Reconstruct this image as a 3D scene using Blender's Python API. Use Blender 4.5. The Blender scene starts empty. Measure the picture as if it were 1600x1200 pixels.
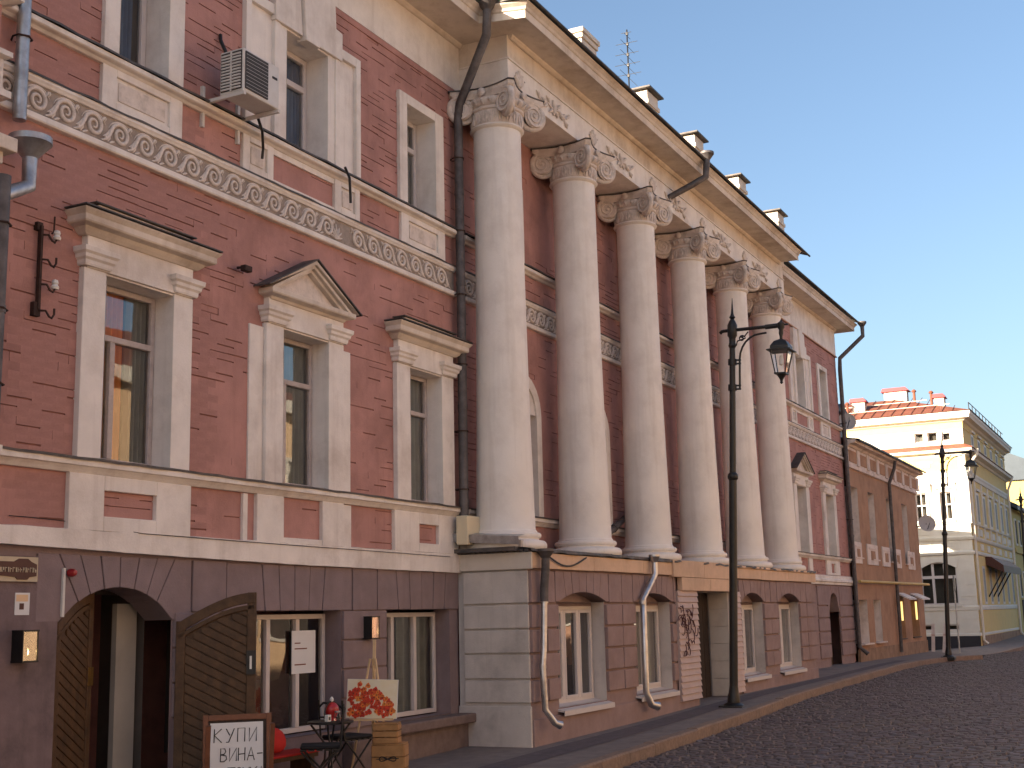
import bpy, math, random
import numpy as np
from mathutils import Vector, Matrix
random.seed(7)
RNG = np.random.default_rng(7)
SC = bpy.context.scene
COL = SC.collection
R = math.radians
# ------------------------------------------------------------------ camera
F, U3, A1, B1 = 2000.0, -265.0, 1046.0, 340.0
_X = Vector((A1, B1, F)).normalized()
_U = Vector((U3, (-F * F - A1 * U3) / B1, F)).normalized()
_Y = _U.cross(_X)
if _Y.x > 0:
    _Y = -_Y
cam = bpy.data.cameras.new('camera')
camo = bpy.data.objects.new('camera', cam)
COL.objects.link(camo)
right = Vector((_X.x, _Y.x, _U.x)); down = Vector((_X.y, _Y.y, _U.y)); fwd = Vector((_X.z, _Y.z, _U.z))
mw = Matrix.Identity(4)
for i in range(3):
    mw[i][0] = right[i]; mw[i][1] = -down[i]; mw[i][2] = -fwd[i]
mw[0][3], mw[1][3], mw[2][3] = 0.0, -8.44, 1.603
camo.matrix_world = mw
cam.sensor_width = 36.0
cam.lens = F / 1600 * 36.0
cam.clip_start = 0.1
cam.clip_end = 3000
SC.camera = camo
# ------------------------------------------------------------------ world, sun, exposure
SUN_EL, SUN_AZ = R(17), R(28)          # azimuth measured from -X towards +Y
world = bpy.data.worlds.new('World'); SC.world = world; world.use_nodes = True
wn = world.node_tree.nodes; wl = world.node_tree.links
bg = wn['Background']
sky = wn.new('ShaderNodeTexSky'); sky.sky_type = 'NISHITA'; sky.sun_disc = False
to_sun = Vector((-math.cos(SUN_AZ) * math.cos(SUN_EL), math.sin(SUN_AZ) * math.cos(SUN_EL), math.sin(SUN_EL)))
sky.sun_elevation = SUN_EL
sky.sun_rotation = math.atan2(to_sun.x, to_sun.y)
sky.air_density = 1.0; sky.dust_density = 3.0; sky.ozone_density = 2.0
wl.new(sky.outputs[0], bg.inputs[0]); bg.inputs[1].default_value = 0.06
sun = bpy.data.lights.new('sun', 'SUN'); sun.energy = 4.6; sun.angle = R(0.5); sun.color = (1.0, 0.83, 0.64)
suno = bpy.data.objects.new('sun', sun); COL.objects.link(suno)
suno.rotation_euler = (-to_sun).to_track_quat('-Z', 'Y').to_euler(); suno.location = (-20, 10, 30)
SC.view_settings.view_transform = 'Standard'
SC.view_settings.look = 'None'
SC.view_settings.exposure = 2.12
SC.view_settings.gamma = 1.0
SC.render.engine = 'CYCLES'
SC.cycles.max_bounces = 8

# ------------------------------------------------------------------ materials
MATS = {}
def nt(name):
    m = bpy.data.materials.new(name); m.use_nodes = True
    MATS[name] = m
    return m, m.node_tree.nodes, m.node_tree.links, m.node_tree.nodes['Principled BSDF']
def M(name, col, rough=0.8, var=0.12, vs=5.0, bump=0.25, bs=45.0, dirt=None, da=0.35, ds=1.3, streak=0.0, metal=0.0, spec=0.3, chip=None, chs=3.0, cht=0.68, z_dirt=None):
    """matt surface: mottled colour, optional dirt clouds, vertical rain streaks and chipped patches"""
    m, n, l, b = nt(name)
    tc = n.new('ShaderNodeTexCoord')
    def noise(scale, detail=5, rough_=.6, vec=None):
        t = n.new('ShaderNodeTexNoise'); t.inputs['Scale'].default_value = scale; t.inputs['Detail'].default_value = detail
        t.inputs['Roughness'].default_value = rough_
        l.new(vec if vec else tc.outputs['Object'], t.inputs['Vector']); return t
    def mixc(fac, a, c):
        x = n.new('ShaderNodeMix'); x.data_type = 'RGBA'
        if isinstance(fac, float): x.inputs[0].default_value = fac
        else: l.new(fac, x.inputs[0])
        for k, v in ((6, a), (7, c)):
            if isinstance(v, tuple): x.inputs[k].default_value = (*v, 1)
            else: l.new(v, x.inputs[k])
        return x.outputs[2]
    def ramp(src, lo, hi, a=0.0, c=1.0):
        x = n.new('ShaderNodeMapRange'); x.inputs[1].default_value = lo; x.inputs[2].default_value = hi
        x.inputs[3].default_value = a; x.inputs[4].default_value = c
        l.new(src, x.inputs[0]); return x.outputs[0]
    n1 = noise(vs, 6)
    c = mixc(ramp(n1.outputs[0], .3, .7), tuple(x * (1 - var) for x in col), tuple(min(1, x * (1 + var)) for x in col))
    if dirt:
        n2 = noise(ds, 8, .68)
        c = mixc(ramp(n2.outputs[0], .48, .72, 0, da), c, dirt)
        if streak:
            mp = n.new('ShaderNodeMapping'); mp.inputs['Scale'].default_value = (7, 7, .55)
            l.new(tc.outputs['Object'], mp.inputs[0])
            n3 = noise(1.0, 5, .6, mp.outputs[0])
            c = mixc(ramp(n3.outputs[0], .52, .75, 0, streak), c, dirt)
    hgt = None
    if chip:
        n4 = noise(chs, 9, .7)
        f = ramp(n4.outputs[0], cht, cht + .012)
        c = mixc(f, c, chip); hgt = f
    l.new(c, b.inputs['Base Color'])
    b.inputs['Roughness'].default_value = rough; b.inputs['Metallic'].default_value = metal
    b.inputs['Specular IOR Level'].default_value = spec
    if bump:
        nb = noise(bs, 6, .65)
        src = nb.outputs[0]
        if hgt:
            mm = n.new('ShaderNodeMath'); mm.operation = 'MULTIPLY_ADD'; mm.inputs[1].default_value = -.8
            l.new(hgt, mm.inputs[0]); l.new(src, mm.inputs[2]); src = mm.outputs[0]
        bp = n.new('ShaderNodeBump'); bp.inputs['Strength'].default_value = bump; bp.inputs['Distance'].default_value = .01
        l.new(src, bp.inputs['Height']); l.new(bp.outputs[0], b.inputs['Normal'])
    return m
def glass(name, tint=(.86, .9, .89), boost=2.8):
    m, n, l, b = nt(name)
    n.remove(b)
    out = n['Material Output']
    fr = n.new('ShaderNodeFresnel'); fr.inputs[0].default_value = 1.5
    mu = n.new('ShaderNodeMath'); mu.operation = 'MULTIPLY'; mu.inputs[1].default_value = boost; mu.use_clamp = True
    tr = n.new('ShaderNodeBsdfTransparent'); tr.inputs[0].default_value = (*tint, 1)
    gl = n.new('ShaderNodeBsdfGlossy'); gl.inputs['Roughness'].default_value = .015
    tc = n.new('ShaderNodeTexCoord'); ns = n.new('ShaderNodeTexNoise'); ns.inputs['Scale'].default_value = 1.6
    bp = n.new('ShaderNodeBump'); bp.inputs['Strength'].default_value = .06; bp.inputs['Distance'].default_value = .03
    l.new(tc.outputs['Object'], ns.inputs['Vector']); l.new(ns.outputs[0], bp.inputs['Height']); l.new(bp.outputs[0], gl.inputs['Normal'])
    mx = n.new('ShaderNodeMixShader')
    l.new(fr.outputs[0], mu.inputs[0]); l.new(mu.outputs[0], mx.inputs[0]); l.new(tr.outputs[0], mx.inputs[1]); l.new(gl.outputs[0], mx.inputs[2])
    l.new(mx.outputs[0], out.inputs[0])
    return m
def emit(name, col, s):
    m, n, l, b = nt(name)
    b.inputs['Base Color'].default_value = (*col, 1); b.inputs['Emission Color'].default_value = (*col, 1); b.inputs['Emission Strength'].default_value = s
    return m
GREY = (.12, .105, .095)
M('pink_paint', (.43, .225, .195), .82, .15, 1.7, .35, 60, (.16, .075, .062), .55, .9, .22, chip=(.10, .05, .042), chs=5.5, cht=.735)
M('pink_joint', (.24, .11, .094), .9, .15, 6, .5, 60)
M('white_trim', (.76, .705, .655), .78, .07, 4, .3, 50, (.36, .28, .23), .5, 1.1, .30, chip=(.27, .24, .22), chs=2.6, cht=.735)
M('white_column', (.79, .74, .69), .75, .06, 1.6, .2, 30, (.47, .40, .35), .42, 1.1, .30, chip=(.38, .31, .28), chs=2.8, cht=.725)
M('stucco_field', (.34, .285, .245), .9, .15, 9, .4, 70, (.15, .12, .10), .7, 6.0, .2)
M('stucco_carving', (.68, .60, .545), .85, .10, 9, .4, 70, (.25, .205, .17), .62, 7.0, .2)
M('cornice_white', (.66, .58, .50), .8, .08, 3, .3, 45, (.30, .21, .14), .6, 1.4, .3)
M('mauve_plaster', (.235, .178, .182), .88, .10, 4, .5, 60, (.17, .115, .11), .5, 1.6, .25)
M('grey_plaster', (.54, .49, .455), .88, .10, 3, .4, 45, (.20, .175, .17), .55, 1.2, .25)
M('rose_plaster', (.285, .202, .192), .88, .10, 4, .45, 60, (.20, .125, .11), .5, 1.8, .2)
M('tan_board', (.62, .43, .30), .7, .06, 3, .12, 30, (.33, .22, .15), .4, 2.0, .2)
M('cream_board', (.60, .53, .46), .7, .05, 3, .12, 30, (.36, .30, .25), .4, 2.0, .2)
M('siding_pink', (.50, .375, .34), .6, .05, 3, .1, 30, (.30, .22, .2), .4, 2.5, .2)
M('flashing', (.085, .078, .075), .6, .3, 6, .25, 40, (.16, .12, .10), .6, 3, 0, metal=.3)
M('roof_metal', (.10, .20, .07), .55, .2, 3, .15, 30, (.10, .09, .05), .5, 2)
M('pipe_galv', (.42, .42, .43), .42, .2, 8, .15, 30, (.16, .14, .13), .6, 5, .3, metal=.75, spec=.5)
M('pipe_dark', (.095, .085, .085), .55, .25, 8, .2, 30, (.18, .16, .16), .5, 4, .3, metal=.3)
M('pipe_bright', (.50, .50, .52), .38, .12, 10, .12, 22, (.25, .2, .19), .5, 6, .2, metal=.9, spec=.5)
M('frame_white', (.58, .53, .51), .45, .04, 4, .03, 30, (.35, .31, .29), .3, 4)
M('frame_old', (.47, .41, .39), .65, .1, 8, .15, 40, (.25, .21, .19), .5, 6)
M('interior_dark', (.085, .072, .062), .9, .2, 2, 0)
M('interior_grey', (.30, .28, .25), .9, .1, 2, .2)
M('curtain_orange', (.75, .30, .10), .9, .15, 4, .2)
M('curtain_grey', (.30, .31, .29), .9, .15, 4, .2)
M('curtain_white', (.62, .60, .57), .9, .1, 4, .2)
M('curtain_yellow', (.72, .58, .20), .9, .1, 4, .2)
M('curtain_blue', (.10, .19, .38), .9, .15, 4, .2)
glass('glass'); glass('glass_lamp', (.95, .95, .95), .5)
M('wood_dark', (.088, .047, .023), .55, .3, 14, .35, 60, (.035, .02, .012), .6, 4, .5)
M('wood_door_inner', (.026, .016, .012), .6, .3, 10, .3, 60)
M('iron_black', (.014, .013, .013), .45, .3, 10, .15, 60, metal=.2, spec=.5)
M('iron_rust', (.045, .025, .02), .8, .4, 12, .3, 60)
M('plastic_white', (.62, .60, .57), .5, .03, 4, .03, 30, (.40, .35, .30), .4, 4)
M('plastic_cream', (.66, .57, .40), .5, .03, 4, .03, 30)
M('grille_dark', (.05, .045, .043), .6, .1, 4, 0)
M('brown_wall', (.40, .235, .145), .9, .12, 2.5, .5, 50, (.20, .105, .06), .6, 1.0, .35, chip=(.42, .30, .2), chs=1.8, cht=.75)
M('brown_plinth', (.30, .19, .12), .9, .2, 3, .5, 40, (.14, .08, .05), .6, 2.0, .3)
M('brown_white', (.70, .60, .54), .85, .08, 3, .3, 40, (.30, .22, .17), .6, 2.2, .3)
M('roof_brown', (.055, .042, .042), .6, .3, 4, .2, 30)
M('dark_plaster', (.185, .135, .138), .92, .18, 4, .5, 60, (.06, .05, .048), .6, 1.8, .3)  # darker, blotchier mauve plaster for the wall west of the gate
M('roof_dark', (.045, .04, .042), .6, .3, 4, .3, 20)
M('pale_white', (.66, .625, .55), .8, .04, 3, .15, 40, (.55, .48, .36), .3, 1.0, .1)
M('pale_yellow', (.64, .48, .20), .8, .05, 3, .15, 40, (.52, .42, .24), .3, 1.0, .1)
M('charcoal_stone', (.035, .033, .038), .85, .1, 3, .3, 30)  # near-black own colour of the cream house's plinth, reused for its roof railing
M('roof_red', (.17, .06, .035), .6, .15, 4, .2, 20, (.22, .07, .04), .5, 2)
M('cap_red', (.34, .03, .04), .5, .1, 4, .05, 20)
M('yellow_wall', (.52, .40, .15), .85, .08, 2, .3, 40, (.32, .24, .1), .5, 1.0, .2)
M('roof_grey', (.050, .066, .085), .5, .08, 3, .1, 20, metal=.2)
M('roof_blue', (.09, .16, .30), .5, .1, 3, .1, 20)
M('chimney_white', (.66, .60, .52), .85, .1, 5, .4, 40, (.36, .26, .2), .6, 2.5, .3)
M('far_dark', (.46, .34, .28), .9, .1, 2, .2, 30)
M('far_red', (.52, .30, .20), .9, .1, 2, .2, 30)
M('far_ochre', (.74, .52, .32), .9, .1, 2, .2, 30)
M('far_cream', (.74, .66, .54), .9, .1, 2, .2, 30)
M('asphalt', (.060, .052, .054), .95, .2, 8, .6, 120, (.095, .08, .075), .5, .9)
M('paving', (.20, .165, .15), .92, .16, 6, .5, 90, (.11, .09, .085), .55, .8)
M('paving_dark', (.115, .092, .095), .92, .2, 7, .5, 90, (.12, .095, .09), .45, 1.1)
M('kerb_granite', (.235, .165, .125), .88, .22, 20, .5, 110, (.12, .085, .065), .5, 2.0)
M('cobble', (.098, .074, .077), .62, .55, 7, .5, 70, (.125, .098, .082), .6, .55, spec=.4)
M('earth', (.05, .042, .04), 1, .2, 8, .5, 60)
M('stone_sill', (.17, .125, .115), .85, .2, 8, .5, 40)
M('board_wood', (.16, .065, .035), .5, .2, 12, .2, 50)
M('paper', (.66, .66, .66), .8, .03, 3, .04, 20)
M('ink', (.02, .02, .022), .6, 0, 3, 0)
M('red_cloth', (.50, .028, .020), .85, .1, 6, .2, 60)
M('black_cloth', (.018, .017, .018), .9, .2, 6, .2, 60)
M('pine', (.60, .42, .24), .6, .12, 10, .15, 40)
M('crate_wood', (.36, .19, .075), .65, .2, 9, .25, 40)
M('canvas', (.74, .66, .50), .8, .08, 3, .08, 60, (.70, .52, .18), .6, 2.6)
M('paint_red', (.52, .035, .015), .6, .45, 30, .2, 60, (.65, .16, .02), .6, 14)
M('paint_orange', (.66, .16, .03), .6, .4, 30, .2, 60, (.72, .42, .08), .6, 12)
M('paint_dark', (.16, .03, .012), .6, .4, 30, .2, 60)
M('ceramic_red', (.42, .02, .018), .3, .1, 6, 0, spec=.5)
M('ceramic_white', (.7, .68, .64), .4, .05, 6, 0, spec=.5)
M('plate_brown', (.075, .028, .022), .5, .1, 5, .05, 30)
M('plate_cream', (.50, .42, .30), .6, .08, 5, .05, 30)
M('siren_red', (.30, .012, .016), .35, .1, 5, 0, spec=.5)
M('graffiti', (.085, .032, .035), .8, .3, 30, 0)
M('dish_grey', (.46, .44, .42), .6, .1, 5, .05, 20)
M('gas_yellow', (.55, .38, .12), .6, .1, 5, .1, 30)
M('barrier_white', (.62, .56, .54), .6, .1, 5, .05, 30)
M('brass', (.45, .27, .09), .35, .1, 6, 0, metal=.9)
emit('bulb_glow', (1.0, .66, .25), 4.0)
emit('awning_lamp', (1.0, .72, .25), .35)

# ------------------------------------------------------------------ mesh builder
class MB:
    def __init__(s): s.v = []; s.f = []
    def add(s, vs, fs):
        o = len(s.v); s.v += [tuple(p) for p in vs]; s.f += [tuple(i + o for i in f) for f in fs]; return s
    def box(s, x0, x1, y0, y1, z0, z1):
        return s.add([(x0, y0, z0), (x1, y0, z0), (x1, y1, z0), (x0, y1, z0), (x0, y0, z1), (x1, y0, z1), (x1, y1, z1), (x0, y1, z1)],
                     [(0, 3, 2, 1), (4, 5, 6, 7), (0, 1, 5, 4), (1, 2, 6, 5), (2, 3, 7, 6), (3, 0, 4, 7)])
    def prism(s, poly, a0, a1, axis='y'):
        n = len(poly)
        def P(p, a): return {'y': (p[0], a, p[1]), 'x': (a, p[0], p[1]), 'z': (p[0], p[1], a)}[axis]
        vs = [P(p, a0) for p in poly] + [P(p, a1) for p in poly]
        fs = [tuple(range(n)), tuple(range(2 * n - 1, n - 1, -1))] + [(i, i + n, (i + 1) % n + n, (i + 1) % n) for i in range(n)]
        return s.add(vs, fs)
    def sweep(s, path, prof, caps=True, closed=False):
        """profile [(out,z)] along plan path [(x,y)]; outwards is to the right of travel; prof may be a list of profiles, one per point"""
        P = [Vector(p) for p in path]; n = len(P); m = len(prof[0]) if isinstance(prof[0], list) else len(prof)
        vs = []
        for i, p in enumerate(P):
            dirs = []
            if i > 0 or closed: dirs.append((P[i] - P[i - 1]).normalized())
            if i < n - 1 or closed: dirs.append((P[(i + 1) % n] - P[i]).normalized())
            ns = [Vector((d.y, -d.x)) for d in dirs]
            nn = sum(ns, Vector((0, 0))); nn = nn / nn.length
            k = 1.0 / max(.2, nn.dot(ns[0]))
            pr = prof[i] if isinstance(prof[0], list) else prof
            for o, z in pr: q = p + nn * (o * k); vs.append((q.x, q.y, z))
        fs = []
        for i in range(n if closed else n - 1):
            j = (i + 1) % n
            for a in range(m - 1): fs.append((i * m + a, j * m + a, j * m + a + 1, i * m + a + 1))
        if caps and not closed:
            fs.append(tuple(range(m))); fs.append(tuple(range((n - 1) * m + m - 1, (n - 1) * m - 1, -1)))
        return s.add(vs, fs)
    def lathe(s, c, prof, n=32, cap=True):
        vs = []; m = len(prof)
        for i in range(n):
            a = 2 * math.pi * i / n
            for r, z in prof: vs.append((c[0] + r * math.cos(a), c[1] + r * math.sin(a), c[2] + z))
        fs = []
        for i in range(n):
            j = (i + 1) % n
            for k in range(m - 1): fs.append((i * m + k, j * m + k, j * m + k + 1, i * m + k + 1))
        if cap:
            fs.append(tuple(i * m for i in range(n))[::-1]); fs.append(tuple(i * m + m - 1 for i in range(n)))
        return s.add(vs, fs)
    def tube(s, pts, r, n=8, caps=True):
        P = [Vector(p) for p in pts]; k = len(P); rs = r if isinstance(r, (list, tuple)) else [r] * k
        T = [(P[min(i + 1, k - 1)] - P[max(i - 1, 0)]).normalized() for i in range(k)]
        up = Vector((0, 0, 1)) if abs(T[0].z) < .9 else Vector((1, 0, 0))
        N = (up - T[0] * up.dot(T[0])).normalized(); vs = []
        for i in range(k):
            N = (N - T[i] * N.dot(T[i])).normalized(); B = T[i].cross(N)
            for a in range(n):
                t = 2 * math.pi * a / n
                vs.append(tuple(P[i] + (N * math.cos(t) + B * math.sin(t)) * rs[i]))
        fs = [(i * n + a, i * n + (a + 1) % n, (i + 1) * n + (a + 1) % n, (i + 1) * n + a) for i in range(k - 1) for a in range(n)]
        if caps: fs += [tuple(range(n))[::-1], tuple(range((k - 1) * n, k * n))]
        return s.add(vs, fs)
    def xf(s, mat):
        s.v = [tuple(mat @ Vector(p)) for p in s.v]; return s
    def merge(s, o): return s.add(o.v, o.f)
    def mesh(s, name, smooth=False, ang=38):
        me = bpy.data.meshes.new(name); me.from_pydata(s.v, [], s.f); me.update()
        if smooth:
            me.polygons.foreach_set('use_smooth', [True] * len(me.polygons))
            me.set_sharp_from_angle(angle=R(ang))
        return me
def link(name, me, mat, parent=None, bevel=0.0, kind=None):
    if mat and not me.materials: me.materials.append(MATS[mat])
    o = bpy.data.objects.new(name, me); COL.objects.link(o)
    if parent is not None:
        o.parent = parent
        if parent.parent is None and parent.get('_inv'):
            o.matrix_parent_inverse = Matrix.Translation(-parent.location)
    if bevel:
        b = o.modifiers.new('bevel', 'BEVEL'); b.width = bevel; b.segments = 2; b.limit_method = 'ANGLE'; b.angle_limit = R(40)
    if kind: o['kind'] = kind
    return o
def O(name, mb, mat, parent=None, smooth=False, bevel=0.0, kind=None, ang=38):
    return link(name, mb.mesh(name, smooth, ang), mat, parent, bevel, kind)
def thing(name, label, cat, loc=(0, 0, 0), rz=0.0, group=None, world=False):
    """Empty at the base; world=True means its parts are given in world coordinates"""
    o = bpy.data.objects.new(name, None); COL.objects.link(o); o.location = loc; o.rotation_euler = (0, 0, rz)
    o.empty_display_size = .3
    o['label'] = label; o['category'] = cat
    if group: o['group'] = group
    if world: o['_inv'] = 1
    return o
def tag(o, label, cat, group=None):
    o['label'] = label; o['category'] = cat
    if group: o['group'] = group
    return o
def dup(o, parent=None, loc=None):
    c = o.copy(); COL.objects.link(c); c.parent = parent
    if loc is not None: c.location = loc
    for ch in o.children: dup(ch, c)
    return c
def interp(x, xs, ys):
    return float(np.interp(x, xs, ys))

# ------------------------------------------------------------------ ground, road, pavement
GX = [-60, 0, 9, 14.8, 18, 21.4, 23.6, 36, 44, 48, 56, 70, 100, 200]; GZ = [-.5, -.15, -.1, 0, .03, .09, .12, .13, .07, .04, .03, .1, .6, 2.5]
def S(x): return interp(x, GX, GZ)
KX = [-60, 10, 13.2, 15.3, 18.2, 21.1, 27.6, 33, 36, 39, 41.2, 42.6, 43.4, 43.9]; KY = [-2.6, -2.4, -2.3, -2.28, -2.16, -2.08, -1.76, -1.60, -1.50, -1.50, -1.62, -1.95, -2.2, -2.52]
def K(x): return interp(x, KX, KY)
def sheet(name, xs, fy0, fy1, fz, mat, ny=1, kind='structure'):
    mb = MB(); vs = []; fs = []; m = ny + 1
    for x in xs:
        a, b = fy0(x), fy1(x)
        for j in range(m):
            y = a + (b - a) * j / ny; vs.append((x, y, fz(x, y)))
    for i in range(len(xs) - 1):
        for j in range(ny): fs.append((i * m + j, (i + 1) * m + j, (i + 1) * m + j + 1, i * m + j + 1))
    mb.add(vs, fs)
    o = O(name, mb, mat, None, True, kind=kind); return o
xs_all = [-60, -30, -10, 0, 5, 9, 12, 14.8, 18, 21.4, 23.6, 30, 36, 40, 44, 48, 52, 56, 60, 70, 85, 100, 200]
big = MB().box(-900, 900, -900, 900, -3.4, -3.2)
O('ground', big, 'earth', None, kind='structure')
road = sheet('road', xs_all, lambda x: -40.0, lambda x: 40.0 if x > 49.9 else 0.2, lambda x, y: S(x) - .155 - (.28 * min(1, max(0, (y + 1.2) / 4.0)) if x > 47 else 0), 'asphalt', 80)
# cobbles: a mass of small stones
def cobbles():
    vs = []; fs = []; o = 0
    x = 10.0
    row = 0
    while x < 58:
        w = .125 + RNG.uniform(-.012, .012)
        ylo = max(-9.6, -9.3 + .095 * x); yhi = (K(x) - .15) if x < 43.9 else interp(x, [43.9, 49, 53.5, 58], [-2.6, -2.0, -2.7, -2.6])
        y = ylo + RNG.uniform(0, .1)
        while y < yhi:
            ln = RNG.uniform(.12, .21)
            y1 = min(y + ln, yhi)
            g = .006; h = RNG.uniform(-.010, .008); t = RNG.uniform(-.006, .006)
            z = S(x) - .125 + h
            xa, xb, ya, yb = x + g, x + w - g, y + g, y1 - g
            if yb - ya > .03:
                q = .018
                vs += [(xa, ya, z - .05), (xb, ya, z - .05), (xb, yb, z - .05), (xa, yb, z - .05),
                       (xa + q, ya + q, z + t), (xb - q, ya + q, z + t), (xb - q, yb - q, z - t), (xa + q, yb - q, z - t)]
                fs += [(o + 4, o + 5, o + 6, o + 7), (o, o + 1, o + 5, o + 4), (o + 1, o + 2, o + 6, o + 5), (o + 2, o + 3, o + 7, o + 6), (o + 3, o, o + 4, o + 7)]
                o += 8
            y = y1
        x += w; row += 1
    mb = MB(); mb.v = vs; mb.f = fs
    return O('cobblestones', mb, 'cobble', road, True, kind='stuff', ang=60)
cobbles()
def sw_z(x, y): return S(x)
pav = sheet('pavement', [-60, -30, 0, 5, 9, 12, 13.2, 14.8, 16, 18, 21.4, 23.6, 27.6, 30, 33, 36, 39, 41.2, 42.6, 43.4, 43.9, 46, 49], lambda x: K(x) + .02 if x < 43.95 else interp(x, [43.9, 46, 49], [-2.5, -1.5, -.3]), lambda x: .3, sw_z, 'paving', 6)
sheet('pavement_strip', [10, 12, 13.2, 14.8, 16, 18, 21.4, 23.6, 27.6, 30, 33, 36, 39], lambda x: interp(x, [10, 16, 22, 30, 39], [-1.75, -1.72, -1.60, -1.42, -1.2]), lambda x: interp(x, [10, 16, 22, 30, 39], [-1.3, -1.28, -1.2, -1.12, -.9]), lambda x, y: S(x) + .005, 'paving_dark', 2)
kerb = O('kerb', MB().sweep([(x, K(x)) for x in KX[1:]], [(.0, -.6), (.0, -.4), (-.10, -.4), (-.10, -.6)]), 'kerb_granite', None, kind='structure')
# kerb stones, one by one
x = 10.0
while x < 43.6:
    L = random.uniform(.85, 1.1); x2 = min(x + L, 43.9)
    a = Vector((x + .004, K(x))); b = Vector((x2 - .004, K(x2)))
    d = (b - a); nrm = Vector((d.y, -d.x)).normalized(); dz = random.uniform(-.006, .006)
    mb = MB(); vs = []
    for p in (a, b):
        zz = S(p.x) + .012 + dz
        for o_, z_ in ((-.02, -.3), (.14, -.3), (.135, -.02), (.115, 0), (-.02, 0)): vs.append((p.x + nrm.x * o_, p.y + nrm.y * o_, zz + z_))
    fs = [tuple(range(5)), tuple(range(9, 4, -1))] + [(i, (i + 1) % 5, (i + 1) % 5 + 5, i + 5) for i in range(5)]
    O('kerb_stone', mb.add(vs, fs), 'kerb_granite', kerb)
    x = x2
# pavement of the far corner house
sheet('far_pavement', [50, 53, 56, 62, 75, 100, 200], lambda x: interp(x, [50, 53, 56, 62, 200], [-2.0, -2.65, -2.7, -2.6, -2.4]), lambda x: interp(x, [50, 56, 57, 200], [-.2, 3.0, 3.0, 3.0]), lambda x, y: S(x) - .165 * max(0, (53.5 - x) / 3.5) - .26 * min(1, max(0, (y + 1.1) / 3.2)) * (1 if x < 57 else 0), 'paving', 8)

fk = [(50, -2.0), (51.5, -2.38), (53, -2.65), (56, -2.7), (62, -2.6), (75, -2.57), (100, -2.52)]
fkm = MB(); vs = []
for x_, y_ in fk:
    z_ = S(x_) - .165 * max(0, (53.5 - x_) / 3.5); vs += [(x_, y_ - .14, z_ - .3), (x_, y_ - .13, z_ + .012), (x_, y_ + .02, z_ + .012)]
fkm.add(vs, [(3 * i + k, 3 * i + 3 + k, 3 * i + 4 + k, 3 * i + 1 + k) for i in range(len(fk) - 1) for k in range(2)])
O('far_kerb', fkm, 'kerb_granite', None, kind='structure')
# ================================================================== PINK BUILDING
PB = thing('pink_building', 'long pink painted-brick house with six-column white portico along the street', 'building', (22, 0, 0), world=True)
XL, XR = 6.96, 37.75
Z_BAND0, Z_BAND1, Z_SILL0, Z_SILL1 = 2.22, 2.44, 2.95, 3.05
Z_FR0, Z_FR1, Z_C2 = 5.94, 6.36, 6.80
Z_TOP = 8.98

def wall_sheet(mb, x0, x1, z0, z1, y, holes):
    xs = sorted({x0, x1, *[min(max(h[0], x0), x1) for h in holes], *[min(max(h[1], x0), x1) for h in holes]})
    zs = sorted({z0, z1, *[min(max(h[2], z0), z1) for h in holes], *[min(max(h[3], z0), z1) for h in holes]})
    idx = {}
    for x in xs:
        for z in zs: idx[(x, z)] = len(mb.v); mb.v.append((x, y, z))
    for a, b in zip(xs, xs[1:]):
        for c, d in zip(zs, zs[1:]):
            mx, mz = (a + b) / 2, (c + d) / 2
            if any(h[0] < mx < h[1] and h[2] < mz < h[3] for h in holes): continue
            mb.f.append((idx[(a, c)], idx[(b, c)], idx[(b, d)], idx[(a, d)]))
    return mb
def reveal(x0, x1, z0, z1, y0, y1, name='reveal', mat='white_trim', parent=None):
    mb = MB(); t = .004
    vs = [(x0 + t, y0, z0 + t), (x1 - t, y0, z0 + t), (x1 - t, y0, z1 - t), (x0 + t, y0, z1 - t), (x0 + t, y1, z0 + t), (x1 - t, y1, z0 + t), (x1 - t, y1, z1 - t), (x0 + t, y1, z1 - t)]
    mb.add(vs, [(0, 1, 5, 4), (1, 2, 6, 5), (2, 3, 7, 6), (3, 0, 4, 7)])
    return O(name, mb, mat, parent)
def curtain(x0, x1, z0, z1, y, amp=.03, n=60, folds=14):
    mb = MB(); vs = []
    for i in range(n + 1):
        t = i / n; xx = x0 + (x1 - x0) * t; yy = y + amp * math.sin(t * folds * 2 + .6 * math.sin(t * 9)) ; vs += [(xx, yy, z0), (xx, yy + .3 * amp * math.sin(t * 31), z1)]
    return mb.add(vs, [(2 * i, 2 * i + 2, 2 * i + 3, 2 * i + 1) for i in range(n)])
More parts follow.
